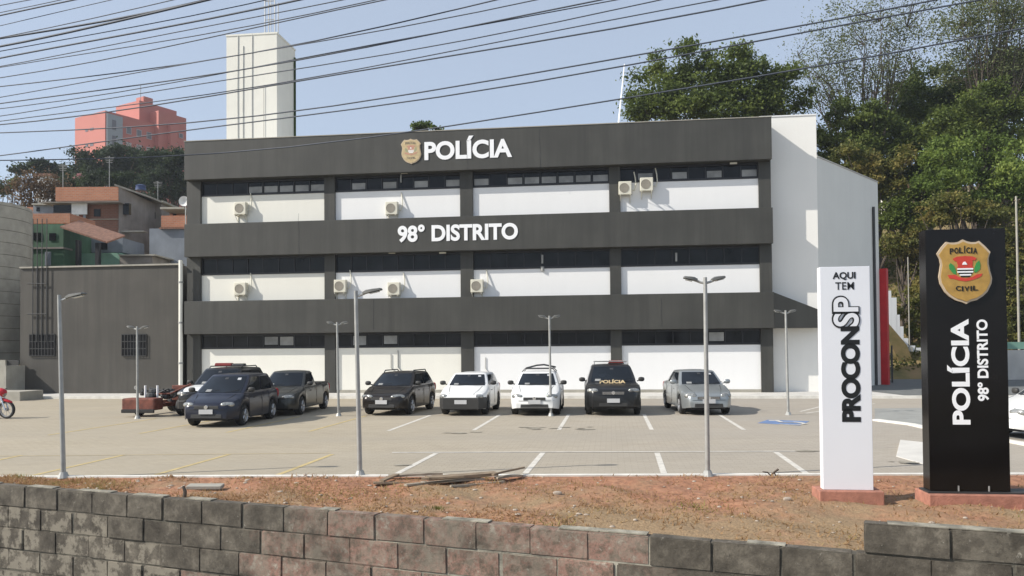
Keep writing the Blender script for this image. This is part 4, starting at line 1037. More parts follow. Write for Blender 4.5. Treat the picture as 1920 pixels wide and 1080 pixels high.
# left side
tree('umbrella_tree', 'wide flat topped dark tree spreading below the pink block', 215, 112,
     [(130, 312, 45, 14), (190, 305, 60, 17), (250, 300, 55, 18), (160, 335, 60, 16), (230, 330, 60, 20), (290, 320, 40, 25)], 'leafpine', 17000, .25, .45, .9, 26, group=TG, fork=.2)
tree('umbrella_tree', 'green tree against the left corner of the police station', 320, 100,
     [(300, 305, 40, 22), (335, 300, 30, 18), (320, 345, 45, 30), (290, 360, 35, 22), (350, 350, 20, 35), (350, 310, 20, 25)], 'leafpine', 12000, .22, .4, .85, 26, group=TG)
tree('umbrella_tree', 'small dark flat tree standing apart at the far left skyline', 75, 105,
     [(75, 310, 22, 8), (88, 318, 20, 9), (38, 318, 16, 8)], 'leafpine', 3600, .22, .25, .6, 20, group=TG, shell=.4)
tree('blossom_tree', 'dark tree dotted with pink blossom behind the brick house', 170, 85,
     [(150, 345, 30, 16), (190, 345, 35, 18), (235, 345, 35, 18), (130, 350, 20, 14)], 'leafpine', 8000, .16, .25, .6, 24, group=TG, extra=('blossom', [(150, 340, 14, 10), (182, 328, 8, 5)], 700))
tree('sparse_tree', 'thin reddish brown tree at the far left above the block building', 70, 62,
     [(40, 350, 30, 25), (75, 345, 35, 25), (100, 355, 25, 25), (60, 375, 35, 18)], 'leafrust', 2600, .12, .16, .7, 14, shell=.2, limbs=24, group=TG, fork=.1, spread_limb=True)
tree('umbrella_tree', 'green tree low at the far left edge', 5, 90, [(5, 350, 18, 15), (-15, 345, 30, 20), (25, 345, 12, 12)], 'leafmid', 3500, .16, .2, .5, 20, group=TG)
tree('broadleaf_tree', 'dark green tree mass behind the olive tree, right of the grey side wall', 1700, 66,
     [(1660, 270, 60, 50), (1720, 300, 60, 50), (1700, 350, 60, 40), (1770, 320, 50, 50), (1640, 340, 40, 30)], 'leafdark', 16000, .16, .3, .7, 24, group=TG)
tree('broadleaf_tree', 'mid green tree under the thin leaved tree in the top right corner', 1830, 62,
     [(1800, 225, 55, 40), (1860, 205, 60, 45), (1915, 250, 50, 45), (1770, 260, 45, 35), (1840, 260, 60, 35)], 'leafmid', 15000, .15, .3, .7, 24, group=TG)
# weeds on the slopes
gv = []; gt = []
for i in range(16000):
    x = rng.uniform(22, 46); y = rng.uniform(50.5, 74)
    z = hz(x, y); s = rng.uniform(.06, .22); a = rng.normal(size=3); a /= np.linalg.norm(a); b = np.cross(a, rng.normal(size=3)); b /= np.linalg.norm(b)
    c = np.array([x, y, z + rng.uniform(0, .35)]); gv.append([c - a * s, c - b * s * .5, c + a * s, c + b * s * .5]); gt.append(rng.random() * (.5 + .5 * math.sin(x * .9) * math.cos(y * .7)))
o = fastmesh('slope_scrub', np.array(gv), 'leafolive', np.array(gt)); tag(o, 'low dry scrub covering the earth slope on the right', 'scrub', kind='stuff')

# ================================================================ LAMP POSTS
def lamp_post(px_t, py_t, px_b, py_b, kind, label, group=None):
    b = G(px_b, py_b); Y = b.y; t = W(px_t, py_t, Y); H = t.z
    r = empty('lamp_post', b, 0, label, 'lamp post', group)
    lean = (t.x - b.x)
    MB().tube([(0, 0, 0), (lean, 0, H)], [.043, .033], 10).build('pole', 'steel', r, smooth=60)
    MB().tube([(0, 0, 0), (0, 0, .10)], [.10, .06], 10).build('base', 'steel', r)
    def head(dx, rise, ln, name='lamp_head', dy=0.0):
        ar = MB().tube([(lean, 0, H - .10), (lean + dx * .08, dy * .08, H - .08), (lean + dx * .22, dy * .2, H - .02)], .022, 7); a_ = ar.build('arm', 'steel', r)
        d = Vector((dx, dy, rise)).normalized(); X = d; Yv = Vector((0, 1, 0)) if abs(d.x) > .5 else Vector((1, 0, 0)); Z = X.cross(Yv).normalized()
        if Z.z < 0: Z = -Z
        Yv = Z.cross(X).normalized(); o = Vector((lean + dx * .12, dy * .12, H - .05))
        T = Matrix.Translation(o) @ Matrix((X, Yv, Z)).transposed().to_4x4()
        mb = MB(); pr = [(0, .035, .03), (.06, .06, .05), (ln * .5, .085, .045), (ln * .9, .08, .03), (ln, .05, .015)]
        vs = []; fs = []
        for x, hwid, th in pr:
            for yy, zz in ((-hwid, -.01), (-hwid * .9, th * .7), (0, th), (hwid * .9, th * .7), (hwid, -.01), (0, -.022)): vs.append(T @ Vector((x, yy, zz)))
        for i in range(len(pr) - 1):
            for k in range(6): fs.append((i * 6 + k, i * 6 + (k + 1) % 6, (i + 1) * 6 + (k + 1) % 6, (i + 1) * 6 + k))
        fs += [tuple(range(6)), tuple(range(24, 30))]
        mb.add(vs, fs); h_ = mb.build(name, 'lamp', r, smooth=30)
        MB().box(ln * .35, ln * .85, -.05, .05, -.034, -.024, T).build('lens', 'lens', h_)
    if kind == 'single': head(1, .22, .34)
    else: head(1, .25, .24, dy=.25); head(-1, .25, .24, dy=.25)
    return r
LG = 'lamp posts in the parking lot'
lamp_post(111, 553, 119, 896, 'single', 'near lamp post with one arm at the left, before the grey annex', LG)
lamp_post(667, 545, 675, 893, 'single', 'near lamp post with one arm left of centre, by the wood pile', LG)
lamp_post(1322, 520, 1327, 893, 'double', 'near lamp post with two heads in front of the silver sedan', LG)
lamp_post(257, 612, 258, 785, 'double', 'far two headed lamp post in front of the rusty red machine', LG)
lamp_post(632, 604, 635, 780, 'double', 'far two headed lamp post right of the dark pickup', LG)
lamp_post(1030, 592, 1033, 780, 'double', 'far two headed lamp post in front of the white hatchback with a roof rack', LG)
lamp_post(1473, 582, 1478, 778, 'double', 'far two headed lamp post beside the blue bay, left of the white totem', LG)

# ================================================================ TOTEM SIGNS
def totem_frame(px0, px1, pyb, z):
    a = G(px0, pyb, z); return a
# white totem
a = G(1545, 918, .14); nW = N; yO = Vector((a.x, a.y, 0))
def TP(px, py, O): p = onplane(px, py, O, N); r = p - O; return r.dot(U), p.z
wt = empty('white_totem_sign', yO, FA, 'tall white totem sign reading AQUI TEM PROCON SP on a low plinth', 'sign')
wW = TP(1638, 918, yO)[0]; hT = TP(1580, 500, yO)[1]
MB().box(-.01, wW + .0, 0, .16, .14, hT).build('panel', 'whitepanel', wt, bevel=.006)
pl0, pl1 = TP(1533, 925, yO)[0] - .0, TP(1653, 925, yO)[0]
MB().box(pl0, pl1, -.12, .34, -.06, .138).build('plinth', 'plinth', wt, bevel=.012)
def tx(s, box, root, O, m, y=-.001, rot=False, bold=.02, depth=.004, name='lettering', **k):
    x0, y0, x1, y1 = box; cx, cy = (x0 + x1) / 2, (y0 + y1) / 2
    l, _ = TP(x0, cy, O); r_, _ = TP(x1, cy, O); _, zb = TP(cx, y1, O); _, zt = TP(cx, y0, O)
    return text(name, s, m, root, l, r_, zb, zt, y, bold, depth, rot, **k)
tx('AQUI', (1561, 510, 1604, 525), wt, yO, 'blackink', bold=.028)
tx('TEM', (1566, 529, 1601, 543), wt, yO, 'blackink', bold=.008, spacing=1.05)
tx('PROCON', (1577, 612, 1613, 791), wt, yO, 'blackink', rot=True, bold=.05, spacing=.86)
tx('SP', (1559, 554, 1612, 615), wt, yO, 'blackink', y=-.006, rot=True, bold=.065, spacing=.88)
tx('SP', (1562, 557, 1609.5, 612), wt, yO, 'whitepanel', y=-.011, rot=True, bold=.022, spacing=.98, name='lettering_fill')
# black totem
a = G(1744, 921, .17); bO = Vector((a.x, a.y, 0))
bt = empty('black_totem_sign', bO, FA, 'tall black totem sign with gold badge and POLÍCIA 98º DISTRITO', 'sign')
bW = TP(1895, 921, bO)[0]; hB = TP(1810, 429, bO)[1]
MB().box(0, bW, 0, .24, .175, hB).build('panel', 'black', bt, bevel=.006)
MB().box(-.035, bW + .5, -.04, .30, .150, .172).build('base_plate', 'darkmetal', bt)
MB().box(-.06, bW + .6, -.14, .40, -.07, .147).build('plinth', 'plinth', bt, bevel=.012)
for px in (1797, 1854):
    l = TP(px, 915, bO)[0]; MB().box(l - .008, l + .008, -.014, -.002, .176, .25).build('fixing', 'steel', bt)
tx('POLÍCIA', (1776, 598, 1818, 796), bt, bO, 'letter', rot=True, bold=.035)
tx('98º DISTRITO', (1832, 599, 1853, 752), bt, bO, 'letter', rot=True, bold=.03)
l0, z0 = TP(1757, 571, bO); l1, z1 = TP(1857, 448, bO)
badge(bO + U * ((l0 + l1) / 2) + N * -.002 + Vector((0, 0, (z0 + z1) / 2)), l1 - l0, z1 - z0, 'gold', 'large gold police badge at the top of the black totem')

# ================================================================ VEHICLES
def wheel(parent, x, y, r, side, rim='alloy', wd=.19):
    s = 1 if side > 0 else -1
    t = MB().lathe((x, y, r), [(-wd / 2, r * .62), (-wd / 2, r * .93), (-wd * .35, r), (wd * .35, r), (wd / 2, r * .93), (wd / 2, r * .62)], 'x', 26)
    root = t.build('tyre', 'rubber', parent, smooth=40)
    mb = MB().lathe((x + s * wd * .30, y, r), [(s * .06, r * .60), (s * .065, r * .64), (s * .0, r * .56), (s * -.02, r * .2), (s * .03, r * .16), (s * .035, .001)], 'x', 22)
    for k in range(5):
        an = 2 * math.pi * k / 5; ca_, sa_ = math.cos(an), math.sin(an)
        a_ = Vector((x + s * (wd * .30 + .03), y + ca_ * r * .12, r + sa_ * r * .12)); b_ = Vector((x + s * (wd * .30 + .04), y + ca_ * r * .6, r + sa_ * r * .6))
        mb.tube([tuple(a_), tuple(b_)], .028, 5)
    mb.build('rim', rim, root, smooth=35)
    return root
def car(name, label, loc, yaw, pm, L=3.9, Wd=1.66, H=1.46, kind='hatch', belt=.93, hood=.80, nose=.66, clear=.21, wr=.30, front_axle=.78, rear_axle=None, ws=(.95, 1.62), roof_end=None, rim='alloy',
        lower=None, rack=False, bar=None, emblem=True, grille='plastic', roofm=None, glass='carglass', hoodm=None, police=False, mirrors='plastic', wheelw=.19, group=None, lamp_w=.20, lamp_h=.075):
    r = empty(name, loc, yaw, label, 'car' if kind != 'pickup' else 'pickup truck', group)
    hw = Wd / 2; rear_axle = rear_axle or L - .72; ax = [front_axle, rear_axle]; Ra = wr + .065
    def plan(y):
        def e(d, a, b):
            if d >= b: return 1.0
            return 1 - a * (1 - d / b) ** 2.6
        return e(y, .27, .62) * e(L - y, .20, .5)
    def top(y):
        if y < .0: return nose
        pts = [(0, nose - .10), (.03, nose - .04), (.08, nose), (.25, nose + (hood - nose) * .45), (.55, hood), (ws[0] + .05, belt), (L - .9, belt + .02)]
        if kind == 'hatch': pts += [(L - .12, belt + .03), (L - .03, belt - .03), (L, belt - .12)]
        elif kind == 'sedan': pts += [(L - .75, belt + .05), (L - .12, belt + .04), (L - .03, belt - .04), (L, belt - .14)]
        else: pts += [(L - .06, belt + .04), (L - .02, belt + .0), (L, belt - .05)]
        for (a, za), (b, zb) in zip(pts, pts[1:]):
            if a <= y <= b: return za + (zb - za) * (y - a) / max(1e-6, b - a)
        return pts[-1][1]
    def bot(y):
        z = clear + .05 * max(0, 1 - y / .3) + .10 * max(0, 1 - (L - y) / .35)
        for a in ax:
            if abs(y - a) < Ra: z = max(z, wr + math.sqrt(Ra * Ra - (y - a) ** 2))
        return z
    ys = sorted(set([0, .015, .04, .08, .14, .25, .35] + list(np.linspace(.5, L - .5, 12)) + [L - .3, L - .15, L - .06, L - .02, L] + [a + Ra * c for a in ax for c in (-1, -.97, -.85, -.65, -.4, 0, .4, .65, .85, .97, 1)] + [ax[0] - Ra - .002, ax[0] + Ra + .002, ax[1] - Ra - .002, ax[1] + Ra + .002]))
    ys = [y for y in ys if 0 <= y <= L]
    vs = []; fs = []; K = 15
    for y in ys:
        wv = hw * plan(y); zt = top(y); zb = min(bot(y), zt - .08)
        sh = zt - .02
        prof = [(wv * .965, zb), (wv * .985, zb + (sh - zb) * .12), (wv, zb + (sh - zb) * .38), (wv * .995, zb + (sh - zb) * .62), (wv * .975, zb + (sh - zb) * .86), (wv * .93, sh), (wv * .80, zt + .008), (0, zt + .028 * min(1, y * 3))]
        ring = [(-a, b) for a, b in prof] + [(a, b) for a, b in prof[:-1][::-1]]
        vs += [(a, y - L / 2, b) for a, b in ring]
    for i in range(len(ys) - 1):
        for k in range(K - 1): fs.append((i * K + k, i * K + k + 1, (i + 1) * K + k + 1, (i + 1) * K + k))
    fs += [tuple(range(K)), tuple(range((len(ys) - 1) * K, len(ys) * K))]
    MB().add(vs, fs).build('body', pm, r, smooth=38)
    # underbody
    MB().box(-hw + .24, hw - .24, -L / 2 + .12, L / 2 - .12, clear - .02, nose - .12).build('underbody', 'rubber', r)
    for a in ax: MB().box(-hw * .93, hw * .93, a - L / 2 - Ra - .02, a - L / 2 + Ra + .02, wr + .12, wr + Ra + .02).build('wheel_well', 'rubber', r)
    # greenhouse
    re = roof_end or (L - .45 if kind == 'hatch' else (L - 1.15 if kind == 'sedan' else L - 2.15))
    rb = {'hatch': L - .14, 'sedan': L - .62, 'pickup': re + .12}[kind]
    def ring(t):
        z = belt + .0 + (H - belt - .02) * t
        yf = ws[0] + (ws[1] - ws[0]) * (t ** .92); yr = rb + (re - rb) * t
        wv = hw * (.925 - .20 * t ** 1.25)
        return z, yf, yr, wv
    def pt(t, s):
        """s in [0,4): 0..1 front left->right, 1..2 right side, 2..3 rear, 3..4 left side"""
        z, yf, yr, wv = ring(t); c = .13
        if s < 1: u = -1 + 2 * s; return Vector((u * wv * .93, yf + c * abs(u) ** 2.5 - L / 2, z))
        if s < 2: u = s - 1; return Vector((wv * (.965 + .035 * math.sin(math.pi * min(1, max(0, u)))), yf + c + .03 + (yr - yf - 2 * c - .06) * u - L / 2, z))
        if s < 3: u = 1 - 2 * (s - 2); return Vector((u * wv * .92, yr - c * abs(u) ** 2.5 - L / 2, z))
        u = 4 - s; return Vector((-wv * (.965 + .035 * math.sin(math.pi * min(1, max(0, u)))), yf + c + .03 + (yr - yf - 2 * c - .06) * u - L / 2, z))
    S = [k / 8 for k in range(8)] + [1 - 1e-6] + [1 + k / 8 for k in range(0, 8)] + [2 - 1e-6] + [2 + k / 6 for k in range(6)] + [3 - 1e-6] + [3 + k / 8 for k in range(8)] + [4 - 1e-6]
    T_ = [-.08, 0, .2, .4, .6, .8, .93, 1.0]
    vs = []; fs = []; n = len(S)
    for t in T_:
        for s in S:
            p = pt(max(t, 0), s)
            if t < 0: p.z -= .06
            if t == 1.0: p = Vector((p.x * .96, (p.y) * .985 + .0, p.z)) 
            vs.append(p)
    for i in range(len(T_) - 1):
        for k in range(n): fs.append((i * n + k, i * n + (k + 1) % n, (i + 1) * n + (k + 1) % n, (i + 1) * n + k))
    # crowned roof
    z, yf, yr, wv = ring(1); base = len(vs); yc = (yf + yr) / 2 - L / 2
    for f_ in (.7, .35):
        for s in S:
            p = pt(1, s); vs.append(Vector((p.x * .96 * f_, yc + (p.y * .985 - yc) * f_, z + .035 * (1 - f_ * f_) + .004)))
    o_ = (len(T_) - 1) * n
    for j in range(2):
        for k in range(n): fs.append((o_ + j * n + k, o_ + j * n + (k + 1) % n, o_ + (j + 1) * n + (k + 1) % n, o_ + (j + 1) * n + k))
    fs.append(tuple(range(o_ + 2 * n, o_ + 3 * n)))
    MB().add(vs, fs).build('cabin', roofm or pm, r, smooth=34)
    def panel(nm, s0, s1, t0, t1, m, k=8, skew0=0, skew1=0, off=.008):
        vs = []; fs = []; cen = Vector((0, ring(.5)[1] * .5 + ring(.5)[2] * .5 - L / 2, 0))
        for i in range(5):
            t = t0 + (t1 - t0) * i / 4
            for j in range(k + 1):
                a = s0 + skew0 * (i / 4); b = s1 + skew1 * (i / 4); s = a + (b - a) * j / k
                p = pt(t, s); e = .02
                du = pt(t, min(s + e, math.floor(s0) + 1 - 1e-4)) - pt(t, max(s - e, math.floor(s0) + 1e-4)); dt = pt(min(t + .05, 1), s) - pt(max(t - .05, 0), s)
                nn = du.cross(dt); nn = nn.normalized() if nn.length > 1e-9 else Vector((0, 0, 1))
                if nn.dot(p - cen) < 0: nn = -nn
                vs.append(p + nn * off)
        for i in range(4):
            for j in range(k): fs.append((i * (k + 1) + j, i * (k + 1) + j + 1, (i + 1) * (k + 1) + j + 1, (i + 1) * (k + 1) + j))
        return MB().add(vs, fs).build(nm, m, r, smooth=60)
    panel('windshield', .045, .955, .04, .90, glass)
    panel('rear_window', 2.08, 2.92, .12, .86, glass)
    sr = random.Random(int(L * 100 + Wd * 1000 + hw * 77))
    a_ = sr.uniform(.12, .22); panel('paper_on_dashboard', a_, a_ + .12, .08, .20, 'frost', 4, off=.011)
    if pm in (P['white'], P['navy'], P['silver']): panel('windshield_sticker', .78, .86, .70, .82, 'plate', 4, off=.011)
    panel('mirror_behind_glass', .46, .55, .74, .84, 'rimdark', 4, off=.0105)
    if kind == 'pickup':
        panel('side_window', 1.06, 1.93, .10, .84, glass); panel('side_window', 3.07, 3.94, .10, .84, glass)
        zb_ = belt + .075
        MB().box(-hw * .84, hw * .84, rb - L / 2 + .05, L / 2 - .10, belt - .1, zb_).build('bed_recess', 'plastic', r)  # flat dark panel standing in for the shaded recess of the open bed
        for s in (-1, 1): MB().tube([(s * hw * .62, rb - L / 2 + .12, belt + .02), (s * hw * .60, rb - L / 2 + .02, H - .08)], .03, 6).build('roll_bar', 'plastic', r)
    else:
        for a, b in ((1.05, 1.45), (1.49, 1.86)): panel('side_window', a, b, .10, .86, glass, 5); panel('side_window', 5 - b, 5 - a, .10, .86, glass, 5)
    # front end
    f = -L / 2
    for s in (-1, 1):
        T = Matrix.Rotation(s * R(24), 3, 'Z') @ Matrix.Rotation(R(-16), 3, 'X')
        x = s * (hw - .05 - lamp_w)
        MB().ell((x, f + .125, nose - .035), (lamp_w, .075, lamp_h), 14, 8, .8, T).build('headlight', 'headlight', r, smooth=60)
        MB().ell((s * (hw - .30), f + .05, clear + .13), (.075, .04, .05), 10, 6, .8).build('fog_lamp', 'headlight' if not lower else 'plastic', r, smooth=60)
        tz = belt - .13
        MB().ell((s * (hw - .15), L / 2 - .09, tz), (.10, .07, .15), 10, 8, .7).build('tail_light', 'taillight', r, smooth=60)
        mb = MB().ell((s * (hw + .085), ws[0] + .30 - L / 2, belt + .10), (.105, .055, .075), 12, 8, .75); mb.tube([(s * (hw - .06), ws[0] + .34 - L / 2, belt + .04), (s * (hw + .05), ws[0] + .31 - L / 2, belt + .07)], .02, 6)
        mb.build('mirror', mirrors, r, smooth=60)
        MB().box(s * (hw * .998) - .006, s * (hw * .998) + .006, -.42, -.30, belt - .16, belt - .13).build('door_handle', 'plastic' if mirrors == 'plastic' else pm, r)
    MB().box(-.36, .36, f - .012, f + .06, nose - .15, nose - .06, taper=.008).build('grille', 'plastic', r, bevel=.01)
    if grille == 'chrome':
        mb = MB()
        for k in range(3): mb.box(-.34, .34, f - .02, f - .0125, nose - .145 + k * .03, nose - .133 + k * .03)
        mb.build('grille_bar', 'chrome', r)
    cv = MB()
    for s in (-1, 1):
        cv.tube([(s * hw * .50, f + .14, top(.14) + .014), (s * hw * .62, f + .5, top(.5) + .016), (s * hw * .70, f + ws[0], top(ws[0]) + .01)], .007, 4)
    cv.tube([(-hw * .78, f + .05, nose - .16), (-.5, f - .003, nose - .17), (.5, f - .003, nose - .17), (hw * .78, f + .05, nose - .16)], .007, 4)
    for s in (-1, 1):
        for yy in ([1.05, 2.05, 3.0] if kind != 'pickup' else [1.15, 2.35]):
            if yy < L - .7: MB().box(s * hw * .999 - .004, s * hw * .999 + .004, f + yy, f + yy + .012, clear + .1, belt - .06).build('door_gap', 'rubber', r)
    cv.build('panel_gap', 'rubber', r)
    wi = MB()
    for s in (-.35, .25): wi.tube([(s, f + ws[0] - .02, belt + .03), (s + .42, f + ws[0] + .06, belt + .10)], .010, 4)
    wi.build('wiper', 'rubber', r)
    MB().box(-.45, .45, f - .016, f + .1, clear + .06, clear + .17, taper=.01).build('air_intake', 'plastic', r, bevel=.01)
    if emblem: MB().lathe((0, f - .022, nose - .10), [(-.008, .001), (-.008, .055), (.012, .062)], 'y', 18).build('emblem', 'chrome', r, smooth=30)
    MB().box(-.20, .20, f - .035, f - .02, clear + .18, clear + .31).build('licence_plate', 'plate', r)
    if lower:
        zs = clear + .02; vs = []; fs = []; ring_n = 0; H1 = lower
        yy = [0, .015, .04, .08, .14, .25, front_axle - Ra - .01]
        prof = []
        for y in yy: prof.append((hw * plan(y) + .014, y - .014 if y == 0 else y))
        path = [(-a, b) for a, b in prof[::-1]] + [(a, b) for a, b in prof]
        for (x, y) in path:
            vs += [(x, f + y, zs), (x * 1.005, f + y - .01, zs + .12), (x * 1.005, f + y - .01, H1 - .03), (x * .985, f + y + .012, H1)]
        for i in range(len(path) - 1):
            for k in range(3): fs.append((i * 4 + k, i * 4 + k + 1, (i + 1) * 4 + k + 1, (i + 1) * 4 + k))
        MB().add(vs, fs).build('bumper', 'plastic', r, smooth=35)
    if hoodm:
        vs = []; fs = []
        yy = np.linspace(.12, ws[0] + .02, 8)
        for y in yy:
            for u in np.linspace(-1, 1, 9): vs.append((u * hw * plan(y) * .78, y - L / 2, top(y) + .012 + .02 * (1 - u * u) * min(1, y * 3)))
        for i in range(7):
            for k in range(8): fs.append((i * 9 + k, i * 9 + k + 1, (i + 1) * 9 + k + 1, (i + 1) * 9 + k))
        MB().add(vs, fs).build('bonnet', hoodm, r, smooth=50)
    for a in ax:
        for s in (-1, 1): wheel(r, s * (hw - .115), a - L / 2, wr, s, rim, wheelw)
    yt = (ring(1)[1] + ring(1)[2]) / 2 - L / 2
    if rack == 'rails':
        for s in (-1, 1): MB().tube([(s * hw * .64, yt - .75, H - .01), (s * hw * .64, yt - .65, H + .05), (s * hw * .64, yt + .65, H + .05), (s * hw * .64, yt + .75, H - .01)], .02, 6).build('roof_rail', 'plastic', r)
    if rack == 'bars':
        for y in (yt - .35, yt + .5):
            mb = MB().tube([(-hw * .72, y, H - .02), (-hw * .6, y, H + .09), (hw * .6, y, H + .09), (hw * .72, y, H - .02)], .018, 6); mb.build('roof_bar', 'darkmetal', r)
        MB().tube([(-.45, yt - .3, H + .11), (-.1, yt, H + .2), (.15, yt + .1, H + .22), (.55, yt + .3, H + .13)], .03, 6).build('roof_load', 'darkmetal', r)
    if bar == 'red':
        b_ = MB().box(-.55, .55, yt - .45, yt - .15, H + .03, H + .06).build('light_bar', 'plastic', r)
        MB().box(-.54, .08, yt - .44, yt - .16, H + .063, H + .16, taper=.02).build('red_lamp', 'redlamp', b_, bevel=.015)
        MB().box(.10, .54, yt - .44, yt - .16, H + .063, H + .14, taper=.02).build('clear_lamp', 'darkmetal', b_, bevel=.015)
    if bar == 'duster':
        mb = MB()
        for s in (-1, 1): mb.tube([(s * hw * .63, yt - .85, H), (s * hw * .63, yt - .72, H + .11), (s * hw * .63, yt + .8, H + .09)], .02, 6)
        mb.tube([(-hw * .63, yt - .70, H + .11), (hw * .63, yt - .70, H + .11)], .022, 6); mb.build('roof_frame', 'steel', r)
        b_ = MB().box(-.08, .46, yt - .5, yt - .2, H + .02, H + .05).build('light_bar', 'plastic', r)
        MB().box(-.07, .45, yt - .49, yt - .21, H + .053, H + .14, taper=.02).build('red_lamp', 'redlamp', b_, bevel=.015)
    if police:
        e = empty('bonnet_lettering', (0, 0, 0)); bpy.data.objects.remove(e)
        y0 = ws[0] - .18; o_ = text('bonnet_lettering', 'POLÍCIA', 'palegold', r, -.42, .42, 0, .15, 0, .04, .006)
        ang = math.atan2(top(ws[0]) - top(.6), ws[0] - .6)
        o_.location = (0, .62 - L / 2, top(.62) + .03); o_.rotation_euler = (-(math.pi / 2) + .20, 0, 0)
        o_.rotation_euler = (-R(30), 0, 0)
    return r
def at(px, py, L): b = G(px, py); return Vector((b.x, b.y, 0)) + N * (L / 2 - .70)
CG = 'cars parked in front of the police station'
car('parked_car', 'dark navy hatchback parked nearest, left of the dark pickup', at(403, 798, 3.7), FA + R(3), P['navy'], 3.7, 1.64, 1.47, ws=(.72, 1.55), belt=.93, hood=.84, nose=.68, group=CG)
car('parked_pickup', 'small dark pickup truck with silver grey side behind the navy hatchback', at(517, 778, 4.2), FA + R(3), P['grey'], 4.2, 1.62, 1.46, 'pickup', front_axle=.85, ws=(1.05, 1.7), roof_end=2.55, group=CG)
car('police_suv', 'black and white police car with a red light bar, mostly behind the navy hatchback', at(366, 782, 4.5) + N * .6, FA + R(4), P['black'], 4.4, 1.78, 1.58, belt=1.0, hood=.94, nose=.80, wr=.36, clear=.26, ws=(1.15, 1.8), front_axle=.85, bar='red', hoodm=P['white'], lower=.55, group=CG, rack='rails')
car('parked_car', 'dark brown hatchback between the thin lamp post and the white hatchback with black bumper', at(733, 777, 3.85), FA - R(4), P['brown'], 3.8, 1.63, 1.40, ws=(.85, 1.6), group=CG, rack='rails', lamp_w=.24, rim='alloy')
car('parked_car', 'white hatchback with an unpainted black front bumper', at(873, 777, 3.7), FA - R(1), P['white'], 3.7, 1.57, 1.36, ws=(.95, 1.55), lower=.60, rim='rimdark', emblem=False, group=CG, lamp_w=.15)
car('parked_car', 'white hatchback with a white bumper and a rack on its roof', at(1004, 777, 3.8), FA + R(1), P['white'], 3.8, 1.62, 1.38, ws=(.95, 1.6), rack='bars', rim='rimdark', group=CG)
car('police_suv', 'black police SUV with roof frame and red lamp, facing the camera', at(1146, 777, 4.3), FA + R(2), P['black'], 4.3, 1.80, 1.60, belt=1.02, hood=.98, nose=.84, wr=.34, clear=.25, ws=(1.1, 1.72), bar='duster', rim='rimdark', police=True, group=CG, grille='chrome')
car('parked_car', 'silver sedan parked nearest the blue bay, behind a near lamp post', at(1312, 776, 4.2), FA + R(6), P['silver'], 4.2, 1.62, 1.40, 'sedan', ws=(.98, 1.68), mirrors=P['silver'], grille='chrome', group=CG, lamp_h=.09)
p = G(1898, 826); car('parked_car', 'white car entering at the right edge behind the black totem', Vector((p.x, p.y, 0)) + Vector((2.0, .85, 0)), -R(84), P['white'], 4.0, 1.68, 1.45, group=None)

# red scrap machine ------------------------------------------------
b0 = G(275, 782); mc = empty('rusty_machine', Vector((b0.x, b0.y, 0)) + N * .5, FA, 'low rusty red stripped chassis with bare engine parts left of the police car', 'machine')
mb = MB().box(-.86, .30, -.55, .0, .22, .62).build('front_panel', 'rust', mc, bevel=.05)
MB().box(-.84, .32, -.62, -.56, .14, .26).build('bumper_bar', 'rubber', mc, bevel=.02)
mb = MB().box(-.80, -.70, .0, 2.6, .30, .42).box(.18, .28, .0, 2.6, .30, .42).box(-.7, .18, 1.0, 1.1, .3, .4).box(-.7, .18, 2.4, 2.5, .3, .4); mb.build('chassis_rail', 'rust', mc)
MB().box(-.1, .95, 1.2, 1.3, .45, .98).build('rear_panel', 'rust', mc, bevel=.03)
mb = MB()
for i in range(16):
    x, y = random.uniform(-.7, .5), random.uniform(0, 1.0); s = random.uniform(.06, .15); mb.ell((x, y, random.uniform(.6, .82)), (s, s, s * .8), 8, 6, .6)
for i in range(9): mb.tube([(random.uniform(-.8, .9), random.uniform(0, .6), .6), (random.uniform(-.8, .9), random.uniform(.2, .9), .9)], .025, 6)
mb.build('engine_parts', 'darkmetal', mc)
for x in (-.42, .02): MB().tube([(x, .1, .6), (x, .1, 1.02)], .035, 8).build('upright_tube', 'letter', mc)
MB().tube([(-.1, .2, .72), (.45, .2, .74), (.95, .6, 1.05)], .03, 6).build('strut', 'rust', mc)
MB().lathe((-.75, .1, .95), [(-.02, .02), (-.02, .07), (.02, .07), (.02, .02)], 'y', 12).build('lamp_ring', 'steel', mc)
wheel(mc, .78, .35, .30, 1, 'rimdark'); wheel(mc, -.62, .1, .20, -1, 'rimdark'); wheel(mc, -.62, 2.2, .3, -1, 'rimdark'); wheel(mc, .5, 2.2, .3, 1, 'rimdark')

# motorcycle at the left edge --------------------------------------
b0 = G(-2, 785); mo = empty('motorcycle', (b0.x, b0.y, 0), R(-8), 'red motorcycle parked at the left edge beside the low step', 'motorcycle')
def mwheel(x):
    t = MB().lathe((x, 0, .30), [(-.05, .24), (-.05, .28), (0, .30), (.05, .28), (.05, .24), (-.05, .24)], 'y', 24).build('tyre', 'rubber', mo, smooth=50)
    mb = MB().lathe((x, 0, .30), [(-.03, .235), (.03, .235), (.03, .21), (-.03, .21), (-.03, .235)], 'y', 24); mb.lathe((x, 0, .30), [(-.06, .001), (-.06, .05), (.06, .05), (.06, .001)], 'y', 12)
    for k in range(8): an = k * math.pi / 4; mb.tube([(x, 0, .3), (x + .22 * math.cos(an), 0, .3 + .22 * math.sin(an))], .007, 4)
    mb.build('rim', 'alloy', t)
mwheel(.28); mwheel(-1.0)
MB().tube([(-1.0, .0, .3), (-.6, 0, .35), (-.35, 0, .38), (0.05, 0, .45)], .05, 8).build('frame', 'darkmetal', mo)
MB().ell((-.35, 0, .42), (.20, .13, .17), 12, 8, .7).build('engine', 'steel', mo, smooth=50)
